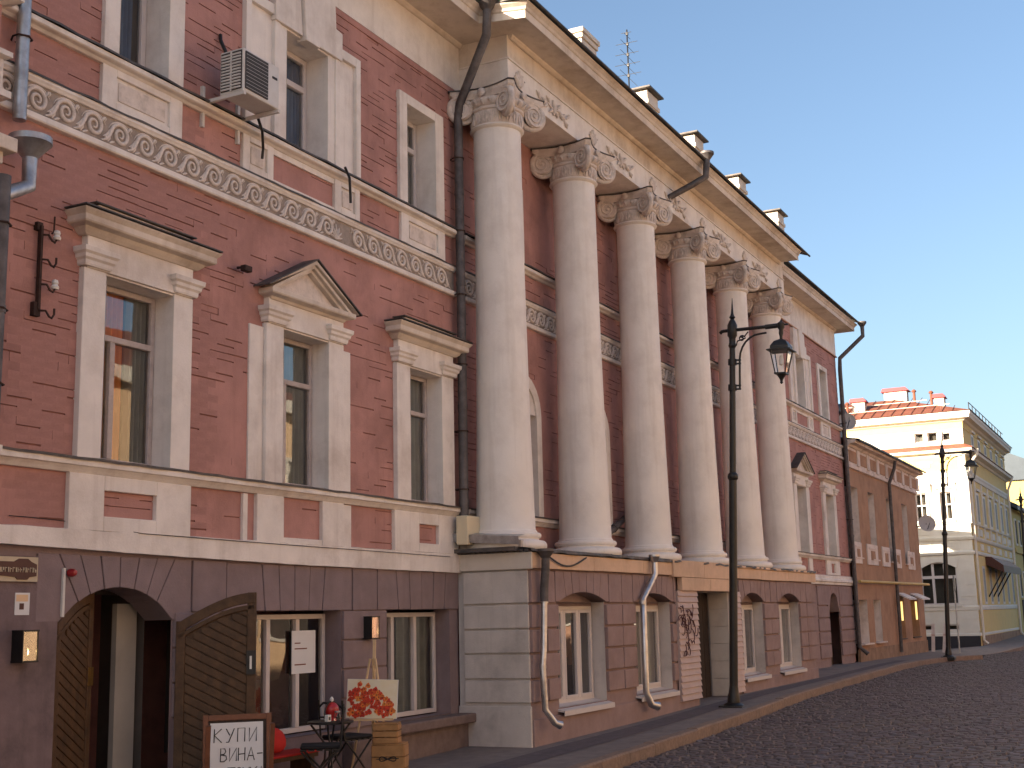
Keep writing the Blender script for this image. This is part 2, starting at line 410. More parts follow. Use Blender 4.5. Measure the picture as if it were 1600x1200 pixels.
def window(bld, x0, x1, z0, z1, y, transom=.70, mull=(.5,), low_mull=True, fw=.065, mat='frame_old', fort=None, room='interior_dark', curt=(), sash=False, name='window', depth=.9):
    """window joinery in world coordinates: frame with transom and mullions, a pane in each light, the room and its curtains behind"""
    mb = MB(); d = .06
    mb.box(x0, x0 + fw, y, y + d, z0, z1).box(x1 - fw, x1, y, y + d, z0, z1)
    mb.box(x0 + fw, x1 - fw, y, y + d, z0, z0 + fw).box(x0 + fw, x1 - fw, y, y + d, z1 - fw, z1)
    zt = z0 + (z1 - z0) * transom if transom else z1 - fw
    ix0, ix1, iz0, iz1 = x0 + fw, x1 - fw, z0 + fw, z1 - fw
    if transom: mb.box(ix0, ix1, y - .012, y + d - .003, zt - fw * .55, zt + fw * .55)
    ztop = zt - fw * .55 if transom else iz1
    cuts = [ix0]
    for m_ in mull:
        xm = x0 + (x1 - x0) * m_; mb.box(xm - fw * .6, xm + fw * .6, y - .010, y + d - .002, iz0, ztop); cuts += [xm - fw * .6, xm + fw * .6]
    cuts.append(ix1)
    panes = [(cuts[i], cuts[i + 1], iz0, ztop) for i in range(0, len(cuts), 2)]
    if fort is not None:
        a, b, c, e = panes[fort]; zf = c + (e - c) * .66
        mb.box(a, b, y - .008, y + d - .004, zf - .025, zf + .025); panes[fort] = (a, b, c, zf - .025); panes.append((a, b, zf + .025, e))
    if sash:
        for a, b, c, e in panes:
            s = .042
            mb.box(a, a + s, y - .014, y + .03, c, e).box(b - s, b, y - .014, y + .03, c, e).box(a + s, b - s, y - .014, y + .03, c, c + s).box(a + s, b - s, y - .014, y + .03, e - s, e)
    if transom: panes.append((ix0, ix1, zt + fw * .55, iz1))
    w = O(name, mb, mat, bld, bevel=.006)
    for a, b, c, e in panes:
        ty = random.uniform(-.006, .006); p = MB()
        p.add([(a - .01, y + .030 + ty, c - .01), (b + .01, y + .030 - ty, c - .01), (b + .01, y + .030 - ty * .3, e + .01), (a - .01, y + .030 + ty * .4, e + .01)], [(0, 1, 2, 3)])
        O('pane', p, 'glass', w)
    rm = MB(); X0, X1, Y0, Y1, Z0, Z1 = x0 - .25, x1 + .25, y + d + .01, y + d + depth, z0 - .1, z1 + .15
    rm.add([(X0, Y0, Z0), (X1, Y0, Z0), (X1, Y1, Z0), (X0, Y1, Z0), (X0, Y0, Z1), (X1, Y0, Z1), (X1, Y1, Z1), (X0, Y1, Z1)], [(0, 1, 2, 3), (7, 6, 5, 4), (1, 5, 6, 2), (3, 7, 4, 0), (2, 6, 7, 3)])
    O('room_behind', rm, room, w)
    for (f0, f1, cm) in curt:
        O('curtain', curtain(x0 + (x1 - x0) * f0, x0 + (x1 - x0) * f1, z0, z1, y + .10), cm, w, True)
    return w

# ---- openings in the brick storey: (x0,x1,z0,z1)
MAIN = [(8.35, 9.24), (10.97, 11.81), (13.57, 14.36)]
UP = [(8.43, 9.10), (11.0, 11.80), (13.58, 14.31)]
RW_MAIN = [(32.15, 33.05), (35.15, 36.05)]
RW_UP = [(32.9, 33.7), (35.45, 36.2)]
POR = [(16.34 + 2.67 * k, 17.24 + 2.67 * k) for k in range(5)]
PORU = [(16.12 + 2.67 * k, 16.80 + 2.67 * k) for k in range(5)]
holes = [(a, b, 3.06, 4.75) for a, b in MAIN + RW_MAIN] + [(a, b, 6.90, 8.30) for a, b in UP + RW_UP] + [(a, b, 3.06, 4.6) for a, b in POR] + [(a, b, 6.9, 8.0) for a, b in PORU]
wall = O('wall', wall_sheet(MB(), XL, XR, 2.33, 9.05, 0.0, holes), 'pink_joint', PB)
back = MB().box(XL, XR, .9, 11.0, -.3, 9.0)
O('house_body', back, 'pink_joint', PB)
side = MB(); side.add([(XR, 0, -.3), (XR, .9, -.3), (XR, .9, 9.3), (XR, 0, 9.3)], [(0, 1, 2, 3)])
O('end_wall', side, 'pink_paint', PB)
# ---- painted bricks; the 300 nearest are single parts, the rest one mass
def brick_field(x0, x1, z0, z1, excl, y=0.0, ch=.0755, bl=.262):
    out = []; k = 0; z = z0
    ph = RNG.uniform(0, 10, 4)
    while z < z1 - .02:
        zt = min(z + ch, z1); zm = (z + zt) / 2
        free = [(x0, x1)]
        for e in excl:
            if e[2] < zm < e[3]:
                nf = []
                for a, b in free:
                    if e[1] <= a or e[0] >= b: nf.append((a, b)); continue
                    if e[0] > a: nf.append((a, e[0]))
                    if e[1] < b: nf.append((e[1], b))
                free = nf
        off = (k % 2) * bl / 2 + RNG.uniform(-.02, .02)
        for a, b in free:
            x = math.floor((a - off) / bl) * bl + off
            while x < b:
                s, e = max(x, a), min(x + bl, b)
                if e - s > .03:
                    m = math.sin(s * 1.3 + ph[0]) + math.sin(zm * 2.1 + ph[1]) + math.sin(s * .5 - zm * 1.1 + ph[2])
                    wide = RNG.random() < .25 + .12 * m
                    gb = RNG.uniform(.008, .017) if wide else 0.0
                    gh = RNG.uniform(.003, .007) if RNG.random() < .05 else 0.0
                    pr = RNG.uniform(.0125, .0135) if RNG.random() > .010 else .003
                    out.append((s + gh, e, y - pr, y + .004, z + gb, zt, pr))
                x += bl
        z = zt; k += 1
    return out
T = .02
exL = [(a - .02, b + .02, 3.0, 4.78) for a, b in MAIN] + [(a - .02, b + .02, 6.86, 8.34) for a, b in UP]
exR = [(a - .02, b + .02, 3.0, 4.78) for a, b in RW_MAIN] + [(a - .02, b + .02, 6.86, 8.34) for a, b in RW_UP]
exP = [(a - .02, b + .02, 3.0, 4.62) for a, b in POR] + [(a - .02, b + .02, 6.86, 8.04) for a, b in PORU]
bricks = brick_field(XL, 14.92, 2.44, 9.0, exL)
bricks.sort(key=lambda b: (b[0] - 0) ** 2 + 8.4 ** 2 * 0 + (b[4] - 3.8) ** 2 * .6)
near, rest = [], []
hid = [(8.06, 9.55, 2.44, 5.36), (10.42, 12.32, 2.44, 5.15), (7.2, 40, 5.92, 6.38), (7.2, 40, 2.93, 3.07), (8.22, 9.34, 6.3, 9), (7.2, 40, 6.78, 6.9)]
for b in bricks:
    xm, zm = (b[0] + b[1]) / 2, (b[4] + b[5]) / 2
    vis = not any(h[0] < xm < h[1] and h[2] < zm < h[3] for h in hid) and xm > 7.45
    (near if vis and len(near) < 300 else rest).append(b)
unit = MB().box(-.5, .5, -.5, .5, -.5, .5).mesh('brick')
for b in near:
    o = link('brick', unit, 'pink_paint', wall)
    o.location = ((b[0] + b[1]) / 2, (b[2] + b[3]) / 2, (b[4] + b[5]) / 2); o.scale = (b[1] - b[0], b[3] - b[2], b[5] - b[4])
rest += brick_field(14.92, 29.2, 2.6, 9.0, exP, ch=.0755) + brick_field(29.2, XR, 2.5, 9.0, exR)
bm_ = MB()
for b in rest: bm_.box(*b[:6])
O('brickwork', bm_, 'pink_paint', wall, kind='stuff')

# ---- horizontal mouldings (plan path runs west to east; outwards = -y)
def course(name, x0, x1, prof, mat='white_trim', flash=None, y=0.0, bevel=.005):
    o = O(name, MB().sweep([(x0, y), (x1, y)], prof), mat, PB, bevel=bevel)
    if flash:
        # sheet-metal capping, a little wavy and torn along its edge
        mb = MB(); n = max(4, int((x1 - x0) / .22)); vs = []
        for i in range(n + 1):
            xx = x0 + (x1 - x0) * i / n; j = random.uniform(-.012, .010); q = random.uniform(-.006, .006)
            vs += [(xx, y + .0, flash[1] + .030), (xx, y - flash[0] + j, flash[1] + .010 + q), (xx, y - flash[0] + j, flash[1] - .012 + q)]
        fs = []
        for i in range(n):
            for k in range(2): fs.append((3 * i + k, 3 * i + 3 + k, 3 * i + 4 + k, 3 * i + 1 + k))
        O('flashing', mb.add(vs, fs), 'flashing', o)
    return o
def seg_courses(x0, x1):
    course('sill_course', x0, x1, [(0, 2.93), (.05, 2.93), (.075, 2.96), (.10, 2.985), (.12, 2.99), (.12, 3.045), (0, 3.05)], flash=(.135, 3.05))
    course('frieze_moulding', x0, x1, [(0, 5.93), (.065, 5.935), (.075, 5.95), (.075, 5.995), (.05, 6.01), (0, 6.012)])
    course('frieze_moulding', x0, x1, [(0, 6.275), (.05, 6.28), (.062, 6.30), (.075, 6.315), (.075, 6.345), (0, 6.36)], flash=(.082, 6.352))
    course('upper_sill_course', x0, x1, [(0, 6.765), (.05, 6.768), (.075, 6.79), (.11, 6.80), (.125, 6.81), (.125, 6.855), (0, 6.87)], flash=(.142, 6.868))
seg_courses(XL, 14.80); seg_courses(15.0, 29.1); seg_courses(30.0, XR)
# lower band: sags towards the west, cracked plaster
band = MB(); vs = []; n = 40
for i in range(n + 1):
    xx = XL + (14.83 - XL) * i / n; zb = interp(xx, [7.2, 9.1, 11.5, 14.85], [2.295, 2.255, 2.215, 2.20]) + random.uniform(-.003, .003); zt = 2.44 + random.uniform(-.006, .006)
    vs += [(xx, .01, zb), (xx, -.062, zb), (xx, -.066, zt), (xx, .01, zt + .012)]
band.add(vs, [(4 * i + k, 4 * i + 4 + k, 4 * i + 5 + k, 4 * i + 1 + k) for i in range(n) for k in range(3)])
O('band_course', band, 'white_trim', PB)
course('band_course', 29.3, XR, [(0, 2.28), (.05, 2.28), (.06, 2.34), (.1, 2.36), (.1, 2.42), (.06, 2.44), (.06, 2.52), (0, 2.54)])
# frieze field and running scrolls
def scroll_mesh(sgn):
    """one running-dog scroll, about .33 m long, modelled as rounded ribbons in the x-z plane facing -y"""
    mb = MB(); P = []
    def pt(x, z, y=0): return (sgn * x, y, z)
    c = (.015, .130); r0, r1 = .118, .018
    rise = []
    for i in range(14):       # wave rising from the lower left up the flank of the spiral
        t = i / 13
        rise.append((-.225 + .115 * t + .02 * math.sin(t * math.pi), .018 + .115 * t ** 1.6 + .004))
    for i in range(50):
        t = i / 49; a = R(178) - t * R(655); r = r0 + (r1 - r0) * t ** .9
        P.append((c[0] + r * math.cos(a), c[1] + r * math.sin(a)))
    full = rise + P
    rr = [.007 + .013 * min(1, i / 8) for i in range(len(full))]
    rr = [r if i < 36 else r * max(.5, 1 - (i - 36) / 46) for i, r in enumerate(rr)]
    mb.tube([pt(x, z, -.004) for x, z in full], rr, 6)
    # outer fillet that follows the ribbon
    out = [(x - .004, z + .036) for x, z in rise[2:12]]
    mb.tube([pt(x, z) for x, z in out], [.004 + .007 * math.sin(math.pi * i / 9) for i in range(10)], 5)
    arc = [(c[0] + .152 * math.cos(R(a)), c[1] + .124 * math.sin(R(a))) for a in range(165, 20, -12)]
    mb.tube([pt(x, min(z, .258)) for x, z in arc], [.004 + .006 * math.sin(math.pi * i / (len(arc) - 1)) for i in range(len(arc))], 5)
    for (lx, lz, la, ll) in ((-.145, .026, 62, .085), (-.12, .02, 25, .075), (-.165, .03, 100, .06), (.14, .245, 235, .07), (.15, .25, 265, .05)):
        d = (math.cos(R(la)), math.sin(R(la)))
        mb.tube([pt(lx, lz), pt(lx + d[0] * ll * .5, lz + d[1] * ll * .5, -.006), pt(lx + d[0] * ll, lz + d[1] * ll)], [.008, .014, .003], 6)
    return mb.mesh('scroll', True, 70)
def frieze(x0, x1, palm=None):
    f = O('frieze', MB().box(x0, x1, -.026, .002, 6.010, 6.278), 'stucco_field', PB)
    a, b = scroll_mesh(1), scroll_mesh(-1)
    n = int((x1 - x0) / .335)
    for i in range(n):
        cx = x0 + .2 + i * (x1 - x0 - .2) / n
        if palm and abs(cx - palm) < .17: continue
        o = link('scroll', a if (palm is None or cx < palm) else b, 'stucco_carving', f); o.location = (cx, -.031, 6.01)
        o.scale = (1, 1, 1)
    if palm:
        mb = MB()
        for k in range(-3, 4):
            t = R(90 + k * 25); L = .18 - abs(k) * .014
            mb.tube([(palm, -.034, 6.04), (palm + .6 * L * math.cos(t), -.038, 6.04 + .6 * L * math.sin(t)), (palm + L * math.cos(t), -.034, 6.04 + L * math.sin(t))], [.008, .018, .006], 6)
        O('palmette', mb, 'stucco_carving', f, True, ang=70)
frieze(XL, 14.80, 12.0); frieze(15.0, 29.1); frieze(30.0, XR)

# ---- main-floor window surrounds
def cap_prof(z): return [(0, z), (.02, z), (.028, z + .02), (.03, z + .05), (.05, z + .07), (.055, z + .10), (.075, z + .12), (.08, z + .165), (0, z + .17)]
def main_window(x0, x1, kind, pw=.28, curt=(), fort=None, far=False):
    z0, z1 = 3.06, 4.75; yb = -.075
    s = O('window_surround', MB().box(x0 - pw, x0, yb, .002, z0, z1 + .02).box(x1, x1 + pw, yb, .002, z0, z1 + .02).box(x0, x1, yb + .012, .002, z1, z1 + .02), 'white_trim', PB, bevel=.006)
    xa, xb = x0 - pw, x1 + pw
    # frieze block and capitals
    O('lintel', MB().box(xa + .02, xb - .02, yb - .012, .002, z1 + .02, z1 + .33), 'white_trim', s, bevel=.006)
    for a, b in ((x0 - pw, x0), (x1, x1 + pw)):
        mb = MB().sweep([(a, .002), (a, yb - .014), (b, yb - .014), (b, .002)], cap_prof(z1 + .03))
        O('capital', mb, 'white_trim', s, bevel=.003)
    if kind == 'flat':
        pr = [(0, 5.06), (.03, 5.065), (.06, 5.09), (.085, 5.12), (.15, 5.135), (.16, 5.15), (.16, 5.20), (.19, 5.235), (.20, 5.25), (0, 5.262)]
        O('cornice', MB().sweep([(xa, .002), (xa, yb), (xb, yb), (xb, .002)], pr), 'cornice_white', s, bevel=.004)
        O('blocking', MB().prism([(xa + .02, 5.25), (xb - .12, 5.25), (xb - .16, 5.335), (xa + .06, 5.345)], -.17, .002), 'cornice_white', s, bevel=.01)
        O('flashing', MB().box(xa - .2, xb + .19, -.285, .0, 5.263, 5.276).box(xa + .0, xb - .1, -.20, 0, 5.345, 5.357), 'flashing', s)
    else:
        pr = [(0, 5.03), (.03, 5.035), (.05, 5.06), (.12, 5.075), (.13, 5.09), (.13, 5.135), (0, 5.15)]
        O('cornice', MB().sweep([(xa + .06, .002), (xa + .06, yb), (xb - .06, yb), (xb - .06, .002)], pr), 'cornice_white', s, bevel=.004)
        cx = (xa + xb) / 2; hw = (xb - xa) / 2 + .13; zb, za = 5.14, 5.60
        O('tympanum', MB().prism([(cx - hw + .2, zb), (cx + hw - .2, zb), (cx, za - .13)], yb + .01, .002), 'stucco_carving', s)
        sl = (za - zb) / hw
        for sg in (-1, 1):
            mb = MB()
            for o0, o1, yy in ((0, .045, -.21), (.045, .085, -.175), (.085, .125, -.13)):
                def P(t, off): return (cx + sg * hw * (1 - t), zb + (za - zb) * t - off)
                mb.prism([P(0, 0) if o0 == 0 else P(o0 / (za - zb), o0 + 0), P(1, o0), P(1, o1), P(min(1, o1 / (za - zb)), o1)] if o0 else [P(0, 0), P(1, 0), P(1, o1), (cx + sg * (hw), zb - .0)], yy + .002 * sg, .002)
            O('raking_cornice', mb, 'cornice_white', s, bevel=.004)
            O('flashing', MB().prism([(cx + sg * (hw + .03), zb - .008), (cx, za + .006), (cx, za + .02), (cx + sg * (hw + .03), zb + .008)], -.235 + .004 * sg, 0), 'flashing', s)
    reveal(x0, x1, z0, z1, yb, .20, parent=s)
    window(PB, x0 + .01, x1 - .01, z0 + .01, z1 - .01, .15, .70, (.36,), fort=fort, curt=curt, fw=.052)
    O('window_sill', MB().prism([(-.06, 3.062), (.15, 3.085), (.15, 3.066), (-.06, 3.05)], x0 + .012, x1 - .012, 'x'), 'frame_old', s)
main_window(*MAIN[0], 'flat', .27, curt=((.0, .28, 'curtain_yellow'), (.30, .62, 'curtain_orange'), (.66, 1.0, 'curtain_grey')))
main_window(*MAIN[1], 'ped', .295, fort=0, curt=((.0, .34, 'curtain_yellow'), (.52, 1.0, 'curtain_grey')))
main_window(*MAIN[2], 'flat', .31, curt=((.3, 1.0, 'curtain_grey'),))
main_window(*RW_MAIN[0], 'ped', .29, curt=((0, 1, 'curtain_grey'),)); main_window(*RW_MAIN[1], 'flat', .29, curt=((0, 1, 'curtain_grey'),))
# recessed side strips beside the pediment windows
for a, b in ((10.44, 10.672), (12.108, 12.30), (31.62, 31.855), (33.345, 33.55)):
    O('side_strip', MB().box(a, b, -.035, .002, 3.06, 4.72), 'white_trim', PB, bevel=.006)

# ---- upper windows
def upper_window(x0, x1, fr, z1=8.30, style='plain', curt=(), fort=None):
    z0 = 6.90; yb = -.06
    xa, xb = fr
    mb = MB().box(xa, x0, yb, .002, 6.885, z1 + .13).box(x1, xb, yb, .002, 6.885, z1 + .13).box(x0, x1, yb, .002, z1, z1 + .13)
    s = O('window_surround', mb, 'white_trim', PB, bevel=.006)
    reveal(x0, x1, z0, z1, yb, .26, parent=s)
    window(PB, x0 + .01, x1 - .01, z0 + .01, z1 - .01, .24, .70, (.36,), fort=fort, curt=curt, mat='frame_white')
    return s
upper_window(*UP[0], (8.24, 9.32), 9.2, curt=((0, .42, 'curtain_white'), (.45, .85, 'curtain_blue')))
upper_window(*UP[2], (13.40, 14.53), curt=((.4, 1, 'curtain_grey'),))
upper_window(*RW_UP[1], (35.27, 36.36), curt=((0, 1, 'curtain_grey'),))
def triple_window(x0, x1, xa, xb, curt):
    s = upper_window(x0, x1, (x0 - .13, x1 + .14), 8.25, curt=curt, fort=0)
    for a, b in ((xa, x0 - .13), (x1 + .14, xb)):
        mb = MB(); w = b - a
        mb.box(a, a + .09, -.075, .002, 6.885, 8.45).box(b - .10, b - .004, -.075, .002, 6.885, 8.45).box(a + .09, b - .10, -.075, .002, 8.33, 8.45)
        O('side_pilaster', mb, 'white_trim', s, bevel=.006)
        O('sunk_panel', MB().box(a + .085, b - .095, -.026, .001, 6.885, 8.34), 'white_trim', s)
    cx = (x0 + x1) / 2
    # stepped lintel with keystone
    for poly, yy in (([(cx - .13, 8.22), (cx + .13, 8.22), (cx + .2, 8.98), (cx - .2, 8.98)], -.14), ([(x0 - .25, 8.27), (cx - .145, 8.27), (cx - .215, 8.96), (x0 - .2, 8.96), (x0 - .25, 8.62)], -.10), ([(cx + .145, 8.27), (x1 + .25, 8.27), (x1 + .25, 8.62), (x1 + .12, 8.64), (x1 + .1, 8.96), (cx + .215, 8.96)], -.10)):
        O('keystone', MB().prism(poly, yy, .002), 'white_trim', s, bevel=.008)
triple_window(11.0, 11.80, 10.27, 12.48, ((0, .5, 'curtain_white'), (.6, 1, 'curtain_blue')))
triple_window(32.9, 33.7, 32.2, 34.45, ((0, 1, 'curtain_grey'),))
# ---- aprons under the upper windows
def panel(xa, xb, za, zb, ia, ib, iz0, iz1, y=-.055, inset='white_trim', name='apron'):
    a = O(name, MB().box(xa, ia, y, .002, za, zb).box(ib, xb, y, .002, za, zb).box(ia, ib, y, .002, za, iz0).box(ia, ib, y, .002, iz1, zb), 'white_trim', PB, bevel=.006)
    if inset:
        O('sunk_panel', MB().box(ia - .002, ib + .002, -.024, .001, iz0 - .002, iz1 + .002), inset, a)
        g = .045
        O('raised_panel', MB().box(ia + g, ib - g, -.036, -.023, iz0 + g * .8, iz1 - g * .8), 'stucco_carving', a, bevel=.006)
    return a
for xa, xb in ((8.24, 9.32), (13.43, 14.54), (35.27, 36.36)):
    panel(xa, xb, 6.36, 6.768, xa + .18, xb - .18, 6.44, 6.70)
for c in (10.27, 32.2):
    panel(c, c + .52, 6.36, 6.768, c + .11, c + .41, 6.44, 6.71); panel(c + 1.69, c + 2.21, 6.36, 6.768, c + 1.82, c + 2.11, 6.44, 6.71)
    O('apron_rail', MB().box(c + .52, c + 1.69, -.04, .002, 6.70, 6.768).box(c + .52, c + 1.69, -.045, .002, 6.36, 6.41), 'white_trim', PB, bevel=.005)
# ---- lower aprons between band and sill course, with bare brick insets
panel(8.02, 9.56, 2.44, 2.93, 8.43, 9.09, 2.57, 2.80, -.06, None)
panel(13.21, 14.77, 2.44, 2.93, 13.78, 14.26, 2.55, 2.79, -.06, None)
O('apron', MB().box(10.57, 11.02, -.06, .002, 2.44, 2.93).box(11.72, 12.13, -.06, .002, 2.44, 2.93).box(11.02, 11.72, -.05, .002, 2.44, 2.50), 'white_trim', PB, bevel=.006)
O('apron_strip', MB().box(10.36, 10.43, -.045, .002, 2.44, 2.92), 'white_trim', PB); O('apron_strip', MB().box(12.16, 12.31, -.035, .002, 2.44, 2.92), 'white_trim', PB)
panel(34.86, 36.34, 2.54, 2.93, 35.35, 35.8, 2.6, 2.85, -.06, None)
O('apron', MB().box(31.86, 32.2, -.06, .002, 2.54, 2.93).box(33.0, 33.34, -.06, .002, 2.54, 2.93), 'white_trim', PB, bevel=.006)

# ---- portico rear wall: arched niches' frames seen between the columns
for a, b in POR:
    s = O('window_surround', MB().box(a - .16, a, -.05, .002, 3.06, 4.6), 'white_trim', PB); O('jamb', MB().box(b, b + .16, -.05, .002, 3.06, 4.6), 'white_trim', s)
    mb = MB(); cx = (a + b) / 2; r1 = (b - a) / 2; r2 = r1 + .16; poly = [(cx + r2 * math.cos(R(t)), 4.6 + r2 * math.sin(R(t))) for t in range(0, 181, 10)] + [(cx - r1 * math.cos(R(t)), 4.6 + r1 * math.sin(R(t))) for t in range(0, 181, 10)]
    O('arch', MB().prism(poly, -.05, .002), 'white_trim', s)
    O('arch_panel', MB().prism([(cx + r1 * math.cos(R(t)), 4.6 + r1 * math.sin(R(t))) for t in range(0, 181, 10)], -.02, .002), 'white_trim', s)
    reveal(a, b, 3.06, 4.6, -.05, .24, parent=s)
    window(PB, a + .01, b - .01, 3.07, 4.59, .22, .7, (.5,), curt=((0, 1, 'curtain_grey'),))
for a, b in PORU:
    s2 = O('window_surround', MB().box(a - .17, a, -.05, .002, 6.885, 8.1).box(b, b + .17, -.05, .002, 6.885, 8.1).box(a, b, -.05, .002, 8.0, 8.1), 'white_trim', PB)
    reveal(a, b, 6.9, 8.0, -.05, .24, parent=s2)
    window(PB, a + .01, b - .01, 6.91, 7.99, .22, .7, (.5,), curt=((0, 1, 'curtain_grey'),))
    panel(a - .15, b + .15, 6.36, 6.768, a + .05, b - .05, 6.44, 6.70)

# ---- portico basement
PX0, PX1, PY = 14.83, 29.2, -1.04
ROWS = [.53, .83, 1.148, 1.458, 1.775, 2.21]
CW = [(15.66, 17.26), (18.40, 19.96), (23.72, 25.22), (26.26, 27.94)]   # windows of the portico front
bhole = [(a, b, .42, 1.99) for a, b in CW] + [(21.15, 23.02, -.2, 1.97)]
O('portico_base', wall_sheet(MB(), PX0, PX1, -.3, 2.42, PY + .012, bhole), 'rose_plaster', PB)
sd = MB(); sd.add([(PX0 + .012, PY + .012, -.3), (PX0 + .012, .0, -.3), (PX0 + .012, .0, 2.42), (PX0 + .012, PY + .012, 2.42)], [(0, 1, 2, 3)])
O('portico_base', sd, 'grey_plaster', PB)
sd = MB(); sd.add([(PX1, PY + .012, -.3), (PX1, 0, -.3), (PX1, 0, 2.42), (PX1, PY + .012, 2.42)], [(0, 1, 2, 3)])
O('portico_base', sd, 'rose_plaster', PB)
def block(x0, x1, z0, z1, y=PY, g=.015, t=.055, mat='rose_plaster', par=None):
    j = random.uniform(-.004, .004)
    return O('block', MB().box(x0 + g, x1 - g, y - t * .6 + j, y + .015, z0 + g, z1 - g), mat, par or PB, bevel=.008)
def arch_z(x, x0, x1, zs, za):
    c = (x0 + x1) / 2; h = (x1 - x0) / 2; s = za - zs; r = (h * h + s * s) / (2 * s)
    return za - r + math.sqrt(max(0, r * r - (x - c) ** 2)), (c, za - r)
def arch_head(x0, x1, zs, za, zt, y0, y1, n=7, ext=.12, mat='rose_plaster'):
    """voussoirs from the curved soffit up to zt, joints radial"""
    _, (cx, cz) = arch_z(x0, x0, x1, zs, za)
    tops = np.linspace(x0 - ext, x1 + ext, n + 1)
    for i in range(n):
        def low(xt):
            # intersect ray centre->(xt,zt) with the arch circle
            d = Vector((xt - cx, zt - cz)).normalized(); r = za - cz
            return cx + d.x * r, cz + d.y * r
        a, b = tops[i], tops[i + 1]; g = .006
        lo = [low(a + (b - a) * t) for t in (0, .5, 1)]
        lo = [(min(max(p[0], x0), x1), p[1] if x0 < p[0] < x1 else zs) for p in lo]
        poly = [(lo[0][0] + g, lo[0][1]), lo[1], (lo[2][0] - g, lo[2][1])]
        if i == 0: poly = [(a, zs)] + [(x0, zs)] + poly[1:]
        if i == n - 1: poly = poly[:-1] + [(x1, zs), (b, zs)]
        poly += [(b - g, zt - .008), (a + g, zt - .008)]
        O('voussoir', MB().prism(poly, y0 + random.uniform(-.004, .004), y1), mat, PB, bevel=.006)
CUR = [((.0, .35, 'curtain_white'),), ((0, 1, 'curtain_white'),), ((.0, .4, 'curtain_yellow'),), ((.0, .45, 'curtain_orange'), (.6, 1, 'curtain_grey'))]
for i, (a, b) in enumerate(CW):
    arch_head(a, b, 1.80, 1.93 + .04 * (i > 1), 2.21, PY - .034, PY + .23, 7, .1)
    reveal(a, b, .42, 1.80, PY + .01, PY + .25, 'reveal', 'grey_plaster', PB)
    O('arch_back', MB().box(a, b, PY + .205, PY + .235, 1.74, 1.96), 'rose_plaster', PB)
    window(PB, a + .02, b - .02, .44, 1.745, PY + .2, None, (.36, .68) if i == 0 else (.52,), mat='frame_white', fw=.055, curt=CUR[i], sash=True)
    O('window_sill', MB().prism([(PY - .09, .385), (PY + .2, .45), (PY + .2, .40), (PY - .09, .365)], a - .04, b + .04, 'x').prism([(PY - .092, .387), (PY - .082, .387), (PY - .082, .32), (PY - .092, .32)], a - .04, b + .04, 'x'), 'frame_white', PB)
for (x0, x1, cuts) in ((PX0, 15.66, (15.28,)), (17.26, 18.40, (17.86,)), (19.96, 20.17, ()), (23.58, 23.72, ()), (25.22, 26.26, (25.7,)), (27.94, PX1, (28.5,))):
    for r in range(5):
        z0, z1 = ROWS[r], ROWS[r + 1]
        if r == 4:
            xs = [x0 + (.1 if x0 != PX0 and x0 in [b for a, b in CW] else 0), x1 - (.1 if x1 in [a for a, b in CW] else 0)]
        else: xs = [x0, x1]
        cc = [xs[0]] + ([cuts[0]] if cuts and (r % 2 == 0 or x1 - x0 > 1.1) else []) + [xs[1]]
        for a, b in zip(cc, cc[1:]):
            if b - a > .07: block(a, b, z0, z1, mat='rose_plaster')
for r in range(5):      # west return of the portico, grey cement blocks
    z0, z1 = ROWS[r], ROWS[r + 1]
    O('block', MB().box(PX0 - .026, PX0 + .015, PY + .004, -.09, z0 + .012, z1 - .012), 'grey_plaster', PB, bevel=.01)
O('plinth', MB().box(PX0 - .03, PX0 + .012, PY - .004, .0, -.25, .50), 'grey_plaster', PB, bevel=.01)
O('plinth', MB().box(PX0 + .01, 21.1, PY - .026, PY + .0, -.25, .335), 'rose_plaster', PB, bevel=.006)
O('plinth', MB().box(23.6, PX1, PY - .026, PY + .0, -.25, .345), 'rose_plaster', PB, bevel=.006)
# fascia boards under the ledge
xb_ = PX0 - .035
for k, L in enumerate((1.98, 1.9, 1.3)):
    O('fascia_board', MB().box(xb_ + .003, xb_ + L - .003, PY - .075, PY - .02, 2.225 + .004 * (k % 2), 2.425), 'tan_board', PB, bevel=.004); xb_ += L
O('fascia_board', MB().box(PX0 - .06, PX0 - .02, PY - .078, -.0, 2.215, 2.43), 'cream_board', PB, bevel=.004)
for a, b, z0, z1, yy in ((19.92, 21.45, 2.20, 2.475, -.11), (21.46, 23.12, 2.20, 2.48, -.11), (20.3, 21.75, 1.98, 2.195, -.105), (21.76, 23.1, 1.98, 2.195, -.105), (23.13, 25.0, 2.23, 2.42, -.075), (25.01, 27.0, 2.225, 2.42, -.075), (27.01, 29.28, 2.23, 2.42, -.075)):
    O('fascia_board', MB().box(a, b, PY + yy, PY - .019, z0, z1), 'tan_board', PB, bevel=.004)
O('ledge_trim', MB().box(23.12, 29.3, PY - .10, PY - .02, 2.425, 2.47), 'tan_board', PB)
